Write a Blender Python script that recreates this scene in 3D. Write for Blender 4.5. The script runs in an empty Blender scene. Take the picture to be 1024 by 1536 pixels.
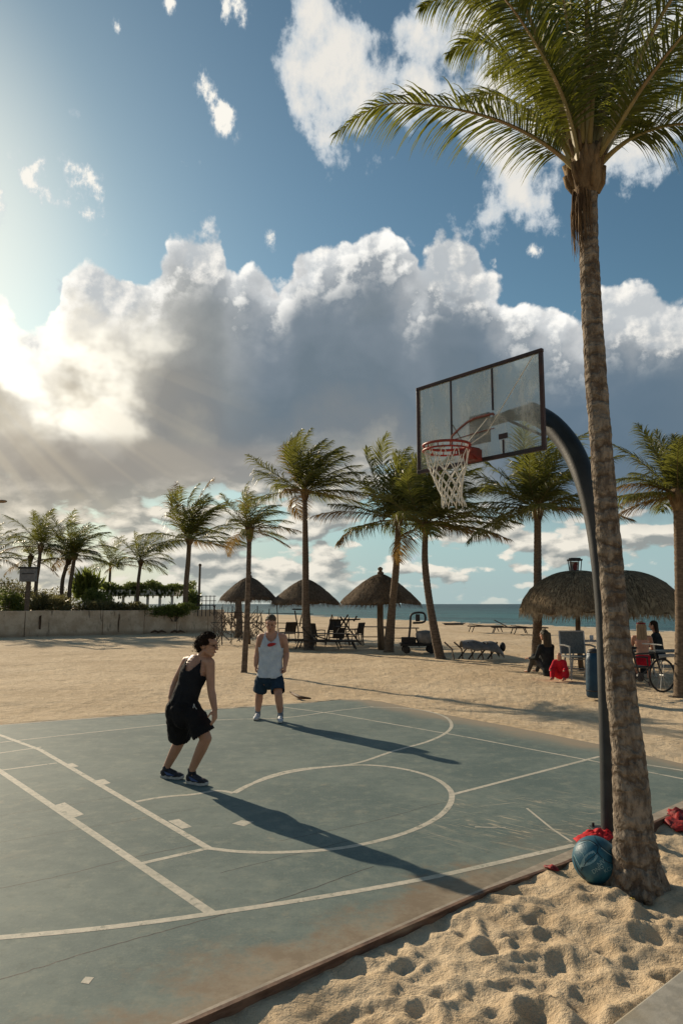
import bpy, bmesh, math, random
import numpy as np
from mathutils import Vector, Matrix, noise as mnoise
R = math.radians
scene = bpy.context.scene
col = scene.collection
random.seed(7)

# ------------------------------------------------------------------ camera
CAM_H = 1.8
FPX = 1075.0
PITCH = math.atan(138.0 / FPX)
cs, sn = math.cos(PITCH), math.sin(PITCH)
cam_d = bpy.data.cameras.new('camera')
cam_d.sensor_fit = 'HORIZONTAL'
cam_d.sensor_width = 24.0
cam_d.lens = FPX / 1024 * 24.0
cam_d.clip_start = 0.05
cam_d.clip_end = 60000
cam = bpy.data.objects.new('camera', cam_d)
col.objects.link(cam)
cam.location = (0, 0, CAM_H)
cam.rotation_euler = (R(90) + PITCH, 0, 0)
scene.camera = cam

def ray(px, py):
    a, b = (px - 512) / FPX, -(py - 768) / FPX
    return Vector((a, cs - b * sn, sn + b * cs))
def G(px, py, z=0.0):            # survey point on the ground
    d = ray(px, py)
    t = (z - CAM_H) / d.z
    return Vector((d.x * t, d.y * t, z))
def P(px, py, Y):                # survey point at a known distance
    d = ray(px, py)
    t = Y / d.y
    return Vector((d.x * t, Y, CAM_H + d.z * t))

# ------------------------------------------------------------------ render set-up, light
scene.view_settings.view_transform = 'Standard'
scene.view_settings.look = 'None'
scene.view_settings.exposure = 0
scene.render.engine = 'CYCLES'
scene.cycles.use_denoising = True
scene.cycles.max_bounces = 6
scene.cycles.transparent_max_bounces = 12
scene.cycles.sample_clamp_indirect = 6
SUN_AZ = R(-39.2)                 # clockwise from +Y
SUN_EL = R(23)
sun_d = bpy.data.lights.new('sun', 'SUN')
sun_d.energy = 5.0
sun_d.angle = R(0.53)
sun_d.color = (1.0, 0.84, 0.62)
sun = bpy.data.objects.new('sun', sun_d)
col.objects.link(sun)
SUNV = Vector((math.sin(SUN_AZ) * math.cos(SUN_EL), math.cos(SUN_AZ) * math.cos(SUN_EL), math.sin(SUN_EL)))
sun.rotation_euler = SUNV.to_track_quat('Z', 'Y').to_euler()
sun.location = SUNV * 40

# ------------------------------------------------------------------ node expression helper
class E:
    tree = None
    def __init__(s, sock): s.s = sock
    @staticmethod
    def m(op, *a, clamp=False):
        n = E.tree.nodes.new('ShaderNodeMath'); n.operation = op; n.use_clamp = clamp
        for i, v in enumerate(a):
            if isinstance(v, E): E.tree.links.new(v.s, n.inputs[i])
            else: n.inputs[i].default_value = float(v)
        return E(n.outputs[0])
    def __add__(s, o): return E.m('ADD', s, o)
    __radd__ = __add__
    def __mul__(s, o): return E.m('MULTIPLY', s, o)
    __rmul__ = __mul__
    def __sub__(s, o): return E.m('SUBTRACT', s, o)
    def __rsub__(s, o): return E.m('SUBTRACT', o, s)
    def __truediv__(s, o): return E.m('DIVIDE', s, o)
    def clamp(s): return E.m('ADD', s, 0, clamp=True)
    def max(s, o): return E.m('MAXIMUM', s, o)
    def min(s, o): return E.m('MINIMUM', s, o)
    def pow(s, o): return E.m('POWER', s, o)
def sstep(x, a, b):
    n = E.tree.nodes.new('ShaderNodeMapRange'); n.interpolation_type = 'SMOOTHSTEP'
    E.tree.links.new(x.s, n.inputs[0])
    n.inputs[1].default_value = a; n.inputs[2].default_value = b
    return E(n.outputs[0])
def vec(x, y, z=0.0):
    n = E.tree.nodes.new('ShaderNodeCombineXYZ')
    for i, v in enumerate((x, y, z)):
        if isinstance(v, E): E.tree.links.new(v.s, n.inputs[i])
        else: n.inputs[i].default_value = float(v)
    return E(n.outputs[0])
def noise(v, scale, detail=4, rough=0.5, dist=0.0, dim='3D', out=0):
    n = E.tree.nodes.new('ShaderNodeTexNoise'); n.noise_dimensions = dim
    if v is not None: E.tree.links.new(v.s, n.inputs['Vector'])
    n.inputs['Scale'].default_value = scale; n.inputs['Detail'].default_value = detail
    n.inputs['Roughness'].default_value = rough; n.inputs['Distortion'].default_value = dist
    return E(n.outputs[out])
def voro(v, scale, detail=0, rough=0.5, dim='2D', feature='F1', smooth=0.3):
    n = E.tree.nodes.new('ShaderNodeTexVoronoi'); n.voronoi_dimensions = dim; n.feature = feature
    E.tree.links.new(v.s, n.inputs['Vector'])
    n.inputs['Scale'].default_value = scale
    n.inputs['Detail'].default_value = detail; n.inputs['Roughness'].default_value = rough
    if feature == 'SMOOTH_F1': n.inputs['Smoothness'].default_value = smooth
    return E(n.outputs['Distance'])
def cmix(f, a, b, mode='MIX'):
    n = E.tree.nodes.new('ShaderNodeMix'); n.data_type = 'RGBA'; n.blend_type = mode
    if isinstance(f, E): E.tree.links.new(f.s, n.inputs[0])
    else: n.inputs[0].default_value = f
    for i, v in ((6, a), (7, b)):
        if isinstance(v, E): E.tree.links.new(v.s, n.inputs[i])
        else: n.inputs[i].default_value = (*v, 1)
    return E(n.outputs[2])
def ramp(f, stops):
    n = E.tree.nodes.new('ShaderNodeValToRGB')
    E.tree.links.new(f.s, n.inputs[0])
    el = n.color_ramp.elements
    while len(el) < len(stops): el.new(0.5)
    for e, (p, c) in zip(el, stops):
        e.position = p; e.color = (*c, 1)
    return E(n.outputs[0])
def curve(f, pts, x0, x1, y0, y1):
    """piecewise profile: f in x0..x1 -> value"""
    n = E.tree.nodes.new('ShaderNodeFloatCurve')
    g = E.m('DIVIDE', f - x0, x1 - x0, clamp=True)
    E.tree.links.new(g.s, n.inputs['Value'])
    c = n.mapping.curves[0]
    pts = sorted(pts)
    while len(c.points) < len(pts): c.points.new(0.5, 0.5)
    for q, (x, y) in zip(c.points, pts):
        q.location = ((x - x0) / (x1 - x0), (y - y0) / (y1 - y0)); q.handle_type = 'AUTO'
    n.mapping.update()
    return E(n.outputs[0]) * (y1 - y0) + y0

def srgb(r, g, b):
    return tuple(((c / 255 / 12.92) if c / 255 <= 0.04045 else ((c / 255 + 0.055) / 1.055) ** 2.4) for c in (r, g, b))

# ------------------------------------------------------------------ sky: Nishita air with a cumulus field
world = bpy.data.worlds.new('World'); scene.world = world
world.use_nodes = True
wt = world.node_tree; wt.nodes.clear(); E.tree = wt
WS = 0.1
sky = wt.nodes.new('ShaderNodeTexSky'); sky.sky_type = 'NISHITA'
sky.sun_disc = False; sky.sun_elevation = SUN_EL; sky.sun_rotation = SUN_AZ
sky.air_density = 1.0; sky.dust_density = 0.6; sky.ozone_density = 2.0; sky.altitude = 10
tc = wt.nodes.new('ShaderNodeTexCoord')
sep = wt.nodes.new('ShaderNodeSeparateXYZ'); wt.links.new(tc.outputs['Generated'], sep.inputs[0])
dx, dy, dz = (E(o) for o in sep.outputs)
az = E.m('ARCTAN2', dx, dy)                      # 0 ahead, + to the right
el = E.m('ARCSINE', dz)
def ae(px, py):
    d = ray(px, py).normalized()
    return math.atan2(d.x, d.y), math.asin(d.z)
pt = vec(az, el)
# warp and puff fields
w1 = noise(pt, 9, 5, 0.55, dim='2D'); 
w2 = noise(vec(az + 5.3, el + 1.7), 9, 5, 0.55, dim='2D')
wa = az + (w1 - 0.5) * 0.05; we = el + (w2 - 0.5) * 0.05
def puffs(a, e):
    v = vec(a, e)
    b = voro(v, 9, 0, dim='2D', feature='SMOOTH_F1', smooth=0.25)
    m = voro(v, 24, 1, 0.45, dim='2D', feature='SMOOTH_F1', smooth=0.2)
    return (0.45 - b) * 0.07 + (0.4 - m) * 0.035
pf = puffs(wa, we)
pf2 = puffs(wa - 0.016, we + 0.012)             # a step toward the sun
fine = noise(vec(az * 1.0, el * 1.15), 30, 7, 0.62, dim='2D') - 0.5
soft = noise(vec(az * 0.8, el * 1.3, 3.0), 4.5, 4, 0.5) - 0.5
fine2 = noise(vec(az * 1.0 - 0.005, el * 1.15 + 0.005), 30, 7, 0.62, dim='2D') - 0.5
relief = E.m('ADD', (pf - pf2) * 24.0 + (fine - fine2) * 1.6 + 0.45, 0, clamp=True)

# bank outline
top_px = [(-700, 330), (-300, 350), (-80, 395), (0, 432), (40, 478), (78, 480), (105, 420), (150, 400), (200, 415), (236, 400), (262, 352), (315, 338), (340, 378), (352, 402), (378, 388),
          (425, 400), (455, 352), (500, 350), (530, 350), (555, 336), (590, 362), (615, 400), (632, 408), (655, 368), (700, 362), (728, 400), (760, 440), (800, 462), (850, 492), (880, 500), (905, 450),
          (960, 445), (1024, 440), (1200, 460), (1700, 520)]
bot_px = [(-700, 800), (0, 745), (200, 735), (330, 715), (430, 690), (560, 690), (640, 730), (760, 765), (860, 770), (1024, 765), (1500, 800)]
tp = [ae(*p) for p in top_px]; bp = [ae(*p) for p in bot_px]
etop = curve(az, [(max(-1.0, a), e) for a, e in tp], -1.05, 1.05, 0.0, 0.8)
ebot = curve(az, [(max(-1.0, a), e) for a, e in bp], -1.05, 1.05, 0.0, 0.8)
D = etop - el + pf * 0.85 + fine * 0.026 + 0.013          # depth below the crown of the bank
bank = sstep(D, 0.0, 0.012)
bankbot = sstep(el - ebot + soft * 0.10 + fine * 0.03, -0.035, 0.035)
# colours
leftness = sstep(az, 0.10, -0.5)
sd = E.m('SQRT', (az - (-0.47)) * (az - (-0.47)) + (el - 0.27) * (el - 0.27) * 1.4)
glow = sstep(sd, 0.42, 0.0)
D_in = D + soft * 0.16 + fine * 0.03
core = ramp(E.m('MULTIPLY', D_in, 3.2, clamp=True) , [
    (0.0, srgb(246, 244, 240)), (0.07, srgb(214, 217, 218)), (0.17, srgb(152, 160, 167)), (0.32, srgb(124, 136, 147)), (0.56, srgb(110, 124, 135)), (0.82, srgb(122, 130, 136)), (1.0, srgb(160, 160, 154))])
warm = ramp(E.m('MULTIPLY', D_in, 2.6, clamp=True), [
    (0.0, srgb(255, 253, 246)), (0.20, srgb(250, 244, 230)), (0.38, srgb(206, 199, 184)), (0.58, srgb(158, 153, 144)), (0.85, srgb(146, 142, 134)), (1.0, srgb(186, 172, 146))])
cc = cmix((glow * 1.3 + soft * 0.5).clamp(), core, warm)
cc = cmix((0.5 - relief).clamp() * (1.0 - sstep(D, 0.03, 0.12)) * 0.9, cc, srgb(160, 165, 170))
litr = (relief - 0.5).clamp() * (1.0 - sstep(D, 0.03, 0.13 ))
cc = cmix((litr * 1.5).clamp(), cc, (1.15, 1.12, 1.05))
# sun-burnt holes in the left of the bank
hole = sstep(noise(vec(az * 1.0, el * 1.2, 9.0), 8, 4, 0.5) + glow * 0.30 - D * 0.10, 0.66, 0.80) * sstep(el, 0.16, 0.24)
cc = cmix(hole * glow, cc, (1.35, 1.28, 1.10))
def disc(px, py, rx, ry, rot=0.0):
    a0, e0 = ae(px, py)
    k = 1.0 / FPX
    ca, sa = math.cos(rot), math.sin(rot)
    da, de = az - a0, el - e0
    u = (da * ca + de * sa) * (1 / (rx * k)); v = (de * ca - da * sa) * (1 / (ry * k))
    return 1.0 - E.m('SQRT', u * u + v * v)
# sunlit towers
tw = None
for b in [(685, 410, 52, 62, 0), (655, 400, 34, 40, 0), (725, 432, 34, 34, 0), (930, 470, 70, 50, .3), (1000, 480, 60, 60, 0), (310, 375, 56, 50, 0), (480, 350, 40, 40, 0), (170, 430, 70, 50, 0)]:
    q = disc(*b); tw = q if tw is None else tw.max(q)
tww = sstep(tw + fine * 1.1 + pf * 4.0, 0.02, 0.5)
cc = cmix(tww * 0.75, cc, cmix((relief * 1.3 - 0.2).clamp(), srgb(190, 196, 200), srgb(250, 246, 238)))
# dark right flank
flank = sstep(az, 0.10, 0.34) * sstep(D - tww * 0.2, 0.03, 0.14)
cc = cmix(flank * 0.65, cc, srgb(90, 114, 134))

# low stratocumulus between the bank and the horizon
hole2 = noise(vec(az, el * 2.6, 6.0), 6, 3, 0.5)
lwv = (w1 - 0.5) * 0.03
def lowf(a, e):
    v = vec(a + lwv, e * 2.2 + lwv)
    return noise(v, 8, 7, 0.56, dim='2D') + (0.42 - voro(v, 22, 1.0, 0.5, dim='2D', feature='SMOOTH_F1', smooth=0.4)) * 0.18
ls = lowf(az, el); ls2 = lowf(az - 0.010, el + 0.010)
low_th = curve(az, [(-1, 0.30), (-0.45, 0.34), (-0.1, 0.38), (0.02, 0.39), (0.10, 0.46), (0.20, 0.49), (0.32, 0.47), (0.45, 0.43), (1, 0.45)], -1.05, 1.05, 0.0, 1.0) - sstep(el, 0.10, 0.22) * 0.12
low = sstep(ls - low_th, -0.02, 0.07)
lowlit = ((ls - ls2) * 6.0 + 0.62 - (ls - low_th) * 1.5 + (hole2 - 0.5) * 0.5).clamp()
lowc = cmix(lowlit, srgb(150, 155, 153), srgb(240, 234, 220))
lowc = cmix(glow * 0.5, lowc, srgb(240, 222, 188))

# high torn clouds: soft discs placed over the sky, eroded by fine noise
def blob(px, py, rx, ry, rot=0.0):
    q = 1.0 - disc(px, py, rx, ry, rot)
    return E.m('EXPONENT', q * q * -1.0)
hi = None
for b in [(470, 40, 50, 110, 0), (490, 140, 62, 75, 0), (560, 110, 85, 70, 0), (650, 70, 90, 60, .2), (740, 140, 80, 80, 0), (800, 260, 66, 60, -.5), (860, 120, 110, 90, 0), (980, 30, 90, 110, 0), (960, 230, 60, 40, 0)]:
    q = blob(*b); hi = q if hi is None else hi + q
sm = None
for b in [(84, 272, 46, 28, 0), (86, 276, 46, 26, 0), (126, 296, 40, 22, -.6), (110, 284, 40, 20, -.3), (-8, 305, 22, 26, 0), (308, 128, 16, 34, .5), (336, 172, 16, 26, .6), (350, 4, 24, 28, 0), (255, 8, 10, 10, 0), (405, 360, 10, 12, 0), (175, 38, 8, 9, 0), (800, 375, 16, 9, 0)]:
    q = blob(*b); sm = q if sm is None else sm + q
er = noise(vec(az * 1.0 + 2.0, el * 1.0), 11, 8, 0.60, dim='2D') - 0.5
er2 = noise(vec(az * 1.0 + 4.0, el * 0.8), 26, 8, 0.66, dim='2D') - 0.5
H = hi.min(1.1) * 0.75 + er * 2.1 + er2 * 0.8 + soft * 1.0 + pf * 2.5 - 0.40
him = sstep(H, 0.0, 0.36) * 0.97
S_ = sm.min(1.0) * 0.62 + er2 * 2.4 + er * 1.5 - 0.24
smm = sstep(S_, 0.0, 0.55) * sstep(sm, 0.05, 0.4)
hic = cmix(sstep(H, 0.15, 0.75), srgb(196, 206, 214), srgb(238, 234, 226))
hic = cmix(sstep(er, 0.02, -0.22) * 0.45, hic, srgb(150, 160, 170))
# compose
air = E(sky.outputs[0])
hs = wt.nodes.new('ShaderNodeHueSaturation'); hs.inputs['Saturation'].default_value = 1.0
wt.links.new(air.s, hs.inputs['Color'])
def sc(c, k): 
    n = wt.nodes.new('ShaderNodeVectorMath'); n.operation = 'SCALE'; wt.links.new(c.s, n.inputs[0]); 
    if isinstance(k, E): wt.links.new(k.s, n.inputs['Scale'])
    else: n.inputs['Scale'].default_value = k
    return E(n.outputs[0])
gm = wt.nodes.new('ShaderNodeGamma'); gm.inputs[1].default_value = 1.22; 
pre = wt.nodes.new('ShaderNodeVectorMath'); pre.operation = 'SCALE'; pre.inputs['Scale'].default_value = WS; wt.links.new(hs.outputs[0], pre.inputs[0]); wt.links.new(pre.outputs[0], gm.inputs[0])
pst = wt.nodes.new('ShaderNodeVectorMath'); pst.operation = 'SCALE'; pst.inputs['Scale'].default_value = 1.08 / WS; wt.links.new(gm.outputs[0], pst.inputs[0])
a0 = cmix(1.0, E(pst.outputs[0]), (0.98, 1.10, 0.90), 'MULTIPLY')
K = 1.0 / WS
horizonhaze = sstep(el, 0.30, 0.0)
a0 = cmix(horizonhaze * 0.9, a0, sc(cmix(leftness, srgb(160, 186, 194), srgb(218, 212, 198)), K))
sg = E.m('SQRT', (az + 0.62) * (az + 0.62) + (el - 0.42) * (el - 0.42) * 0.8)
a0 = cmix(sstep(sg, 0.33, 0.02) * 0.8, a0, sc(cmix(0.5, srgb(236, 234, 226), srgb(226, 226, 220)), K))
x = cmix(smm, a0, sc(cmix(sstep(S_, 0.1, 0.5), srgb(205, 214, 220), srgb(252, 248, 238)), K))
x = cmix(him, x, sc(hic, K))
x = cmix(low * sstep(el, 0.33, 0.25), x, sc(lowc, K))
x = cmix(bank * bankbot, x, sc(cc, K))
# grey band under the bank, left
band = sstep(el - 0.205 + soft * 0.03 + fine * 0.01, 0.022, 0.0) * sstep(el - 0.16 + soft * 0.03, -0.012, 0.02) * sstep(az, 0.10, -0.05)
x = cmix(band * 0.7, x, sc(cmix(leftness, srgb(138, 140, 142), srgb(166, 158, 146)), K))
# whole low sky fades into haze
x = cmix(sstep(el, 0.05, -0.01) * 0.7, x, sc(cmix(leftness, srgb(170, 190, 188), srgb(214, 206, 186)), K))
# faint shafts of light falling from the sun through the gaps
ang = E.m('ARCTAN2', el - 0.44, az + 0.66)
rayn = noise(vec(ang * 9.0, 2.0), 1.6, 2, 0.5, dim='2D')
rm = sstep(az, -0.08, -0.32) * sstep(el, 0.34, 0.26) * sstep(el, 0.08, 0.18)
x = cmix(sstep(rayn, 0.42, 0.66) * rm * 0.17, x, sc(cmix(0.5, srgb(232, 216, 184), srgb(220, 206, 178)), K))
x = cmix(sstep(el, 0.0, -0.05), x, tuple(c * K for c in srgb(120, 110, 90)))
bg = wt.nodes.new('ShaderNodeBackground'); bg.inputs[1].default_value = WS
wt.links.new(x.s, bg.inputs[0])
wo = wt.nodes.new('ShaderNodeOutputWorld'); wt.links.new(bg.outputs[0], wo.inputs[0])
world.cycles.sampling_method = 'MANUAL'; world.cycles.sample_map_resolution = 512
# ================================================================== object helpers
def root_loc(o):
    v = Vector(o.location)
    while o.parent: o = o.parent; v += Vector(o.location)
    return v
class MB:
    """collects faces in world coordinates; build() links them as one mesh object"""
    def __init__(s): s.v = []; s.f = []; s.mi = []; s.cur = 0
    def add(s, vs, fs):
        b = len(s.v); s.v += [tuple(v) for v in vs]
        s.f += [tuple(b + i for i in f) for f in fs]; s.mi += [s.cur] * len(fs)
    def quad(s, a, b, c, d): s.add([a, b, c, d], [(0, 1, 2, 3)])
    def box(s, c, size, rz=0.0, M=None):
        hx, hy, hz = size[0] / 2, size[1] / 2, size[2] / 2
        vs = [Vector((x, y, z)) for z in (-hz, hz) for x, y in ((-hx, -hy), (hx, -hy), (hx, hy), (-hx, hy))]
        m = M or Matrix.Rotation(rz, 3, 'Z')
        c = Vector(c)
        s.add([m @ v + c for v in vs], [(3, 2, 1, 0), (4, 5, 6, 7), (0, 1, 5, 4), (1, 2, 6, 5), (2, 3, 7, 6), (3, 0, 4, 7)])
    def tube(s, pts, r, n=8, caps=True, closed=False, flat=1.0, up=None):
        pts = [Vector(p) for p in pts]; N = len(pts)
        rs = r if isinstance(r, (list, tuple)) else [r] * N
        ref = Vector(up) if up else None
        rings = []
        prev = None
        for i, p in enumerate(pts):
            if closed: t = pts[(i + 1) % N] - pts[i - 1]
            else: t = pts[min(i + 1, N - 1)] - pts[max(i - 1, 0)]
            t = t.normalized() if t.length > 1e-9 else Vector((0, 0, 1))
            if prev is None:
                a = ref if ref else (Vector((0, 0, 1)) if abs(t.z) < 0.9 else Vector((1, 0, 0)))
            else: a = prev
            x = (a - t * a.dot(t))
            x = x.normalized() if x.length > 1e-6 else t.orthogonal().normalized()
            prev = x; y = t.cross(x)
            rings.append([p + (x * math.cos(q) + y * math.sin(q) * flat) * rs[i] for q in (2 * math.pi * k / n for k in range(n))])
        vs = [v for g in rings for v in g]; fs = []
        for i in range(N if closed else N - 1):
            j = (i + 1) % N
            for k in range(n):
                l = (k + 1) % n
                fs.append((i * n + k, i * n + l, j * n + l, j * n + k))
        if caps and not closed:
            fs.append(tuple(range(n))[::-1]); fs.append(tuple((N - 1) * n + k for k in range(n)))
        s.add(vs, fs)
    def lathe(s, prof, c=(0, 0, 0), n=24, jit=0.0):
        vs = []; fs = []
        for i, (r, z) in enumerate(prof):
            for k in range(n):
                a = 2 * math.pi * k / n
                q = 1 + jit * math.sin(a * 7 + i) * .5 + jit * random.uniform(-.5, .5)
                vs.append((c[0] + r * q * math.cos(a), c[1] + r * q * math.sin(a), c[2] + z))
        for i in range(len(prof) - 1):
            for k in range(n):
                l = (k + 1) % n
                fs.append((i * n + k, i * n + l, (i + 1) * n + l, (i + 1) * n + k))
        s.add(vs, fs)
    def ell(s, c, r, n=12, m=8, M=None):
        vs = []; fs = []
        for i in range(m + 1):
            t = math.pi * i / m
            for k in range(n):
                a = 2 * math.pi * k / n
                v = Vector((r[0] * math.sin(t) * math.cos(a), r[1] * math.sin(t) * math.sin(a), r[2] * math.cos(t)))
                if M: v = M @ v
                vs.append(v + Vector(c))
        for i in range(m):
            for k in range(n):
                l = (k + 1) % n
                fs.append((i * n + k, (i + 1) * n + k, (i + 1) * n + l, i * n + l))
        s.add(vs, fs)
    def build(s, name, mat, parent=None, smooth=False, bevel=0.0):
        me = bpy.data.meshes.new(name)
        off = root_loc(parent) if parent else Vector((0, 0, 0))
        me.from_pydata([(v[0] - off.x, v[1] - off.y, v[2] - off.z) for v in s.v], [], s.f)
        mats = mat if isinstance(mat, (list, tuple)) else [mat]
        for m in mats: me.materials.append(m)
        if len(mats) > 1: me.polygons.foreach_set('material_index', s.mi)
        if smooth: me.polygons.foreach_set('use_smooth', [True] * len(me.polygons))
        me.update()
        o = bpy.data.objects.new(name, me); col.objects.link(o)
        if parent: o.parent = parent
        if bevel > 0:
            b = o.modifiers.new('bevel', 'BEVEL'); b.width = bevel; b.segments = 2; b.limit_method = 'ANGLE'
        return o
def tag(o, label=None, cat=None, group=None, kind=None):
    if label: o['label'] = label
    if cat: o['category'] = cat
    if group: o['group'] = group
    if kind: o['kind'] = kind
    return o
def empty(name, loc, label=None, cat=None, group=None, rz=0.0):
    o = bpy.data.objects.new(name, None); col.objects.link(o)
    o.location = loc; o.rotation_euler = (0, 0, rz); o.empty_display_size = 0.1
    return tag(o, label, cat, group)
def copy_tree(o, parent=None):
    c = o.copy(); col.objects.link(c)
    if parent is not None: c.parent = parent
    for ch in [q for q in list(bpy.data.objects) if q.parent == o]: copy_tree(ch, c)
    return c

# ------------------------------------------------------------------ materials
def newmat(name):
    m = bpy.data.materials.new(name); m.use_nodes = True
    t = m.node_tree; t.nodes.clear(); E.tree = t
    return m, t
def objc():
    n = E.tree.nodes.new('ShaderNodeTexCoord'); return E(n.outputs['Object'])
def posw():
    n = E.tree.nodes.new('ShaderNodeNewGeometry'); return E(n.outputs['Position'])
def sepv(v):
    n = E.tree.nodes.new('ShaderNodeSeparateXYZ'); E.tree.links.new(v.s, n.inputs[0])
    return [E(o) for o in n.outputs]
def stretchv(v, sx, sy, sz):
    n = E.tree.nodes.new('ShaderNodeVectorMath'); n.operation = 'MULTIPLY'
    E.tree.links.new(v.s, n.inputs[0]); n.inputs[1].default_value = (sx, sy, sz); return E(n.outputs[0])
def finish(t, colr, rough=0.7, bump=None, bstr=0.3, bdist=0.01, spec=0.3, metal=0.0, sub=None, sheen=0.0, coat=0.0, alpha=None):
    b = t.nodes.new('ShaderNodeBsdfPrincipled')
    def put(nm, v):
        if isinstance(v, E): t.links.new(v.s, b.inputs[nm])
        elif isinstance(v, tuple): b.inputs[nm].default_value = (*v, 1)
        else: b.inputs[nm].default_value = v
    put('Base Color', colr); put('Roughness', rough); put('Specular IOR Level', spec); put('Metallic', metal)
    if sheen: put('Sheen Weight', sheen)
    if coat: put('Coat Weight', coat)
    if alpha is not None: put('Alpha', alpha)
    if bump is not None:
        n = t.nodes.new('ShaderNodeBump'); n.inputs['Strength'].default_value = bstr; n.inputs['Distance'].default_value = bdist
        t.links.new(bump.s, n.inputs['Height']); t.links.new(n.outputs[0], b.inputs['Normal'])
    o = t.nodes.new('ShaderNodeOutputMaterial'); t.links.new(b.outputs[0], o.inputs[0])
    return b
def pmat(name, c1, c2, scale=8, detail=5, rough=0.7, bstr=0.3, bdist=0.01, st=(1, 1, 1), bscale=None, spec=0.3, metal=0.0, lo=0.35, hi=0.65, c3=None):
    m, t = newmat(name)
    v = stretchv(objc(), *st)
    f = noise(v, scale, detail, 0.6)
    c = cmix(sstep(f, lo, hi), c1, c2)
    if c3: c = cmix(sstep(noise(v, scale * 0.23, 3, 0.6), 0.5, 0.7), c, c3)
    finish(t, c, rough, noise(v, bscale or scale * 3, 4, 0.6), bstr, bdist, spec, metal)
    return m
def leafmat(name, c1, c2, tr, zdark=0.0):
    m, t = newmat(name)
    p = posw()
    f = noise(p, 1.7, 3, 0.6); g = noise(stretchv(p, 1, 1, 1), 23, 2, 0.5)
    c = cmix(sstep(f * 0.6 + g * 0.4, 0.38, 0.62), c1, c2)
    d = t.nodes.new('ShaderNodeBsdfPrincipled'); t.links.new(c.s, d.inputs['Base Color'])
    d.inputs['Roughness'].default_value = 0.42; d.inputs['Specular IOR Level'].default_value = 0.45
    tl = t.nodes.new('ShaderNodeBsdfTranslucent')
    c2_ = cmix(0.5, c, tr); t.links.new(c2_.s, tl.inputs[0])
    mx = t.nodes.new('ShaderNodeMixShader'); mx.inputs[0].default_value = 0.48
    t.links.new(d.outputs[0], mx.inputs[1]); t.links.new(tl.outputs[0], mx.inputs[2])
    o = t.nodes.new('ShaderNodeOutputMaterial'); t.links.new(mx.outputs[0], o.inputs[0])
    return m

# ------------------------------------------------------------------ value noise for terrain
rng = np.random.default_rng(5)
_tab = rng.random((512, 512))
def vnoise(x, y):
    xi = np.floor(x).astype(int); yi = np.floor(y).astype(int)
    fx = x - xi; fy = y - yi
    fx = fx * fx * fx * (fx * (fx * 6 - 15) + 10); fy = fy * fy * fy * (fy * (fy * 6 - 15) + 10)
    g = lambda a, b: _tab[a % 512, b % 512]
    return (g(xi, yi) * (1 - fx) + g(xi + 1, yi) * fx) * (1 - fy) + (g(xi, yi + 1) * (1 - fx) + g(xi + 1, yi + 1) * fx) * fy
def fbm(x, y, o=4, r=0.5):
    s = 0; a = 1; n = 0
    for i in range(o):
        s = s + a * vnoise(x * 2 ** i + 17.3 * i, y * 2 ** i + 5.1 * i); n += a; a *= r
    return s / n
def smooth(x, a, b):
    t = np.clip((x - a) / (b - a), 0, 1); return t * t * (3 - 2 * t)

# ------------------------------------------------------------------ court outline
k1, k2 = G(265, 1536), G(1024, 1203)
kd = (k2 - k1).normalized()                       # direction of the near kerb
ud = Vector((-kd.y, kd.x, 0))                     # away from the camera
K0 = k1 - kd * 5.0; K1 = k2 + kd * 3.0
F_l = G(0, 1088); F_c = G(470, 1054); F_d = G(545, 1050); F_e = G(1024, 1146)
fl0 = F_l + (F_l - F_c).normalized() * 9
fe1 = F_e + (F_e - F_d).normalized() * 1.5
def xline(a, da, b, db):
    k = ((b.x - a.x) * db.y - (b.y - a.y) * db.x) / (da.x * db.y - da.y * db.x)
    return a + da * k
K1 = xline(k1, kd, F_e, (F_e - F_d).normalized())
print('corner', K1, F_e, k2)
court_poly = [K0, K1, F_e, G(900, 1117), G(760, 1089), G(650, 1069), G(575, 1053), F_d, G(510, 1050), F_c, F_l, fl0]
cp = np.array([(p.x, p.y) for p in court_poly])
def poly_sd(px, py, poly):
    """signed distance, negative inside"""
    d = np.full(px.shape, 1e9); ins = np.zeros(px.shape, bool)
    n = len(poly)
    for i in range(n):
        ax, ay = poly[i]; bx, by = poly[(i + 1) % n]
        ex, ey = bx - ax, by - ay
        t = np.clip(((px - ax) * ex + (py - ay) * ey) / (ex * ex + ey * ey), 0, 1)
        d = np.minimum(d, np.hypot(px - ax - t * ex, py - ay - t * ey))
        c = ((ay > py) != (by > py)) & (px < (bx - ax) * (py - ay) / (by - ay + 1e-12) + ax)
        ins ^= c
    return np.where(ins, -d, d)

# ------------------------------------------------------------------ sand: one sheet from the camera's feet to under the sea
PALM = G(955, 1332); BALLP = G(893, 1318)
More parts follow.
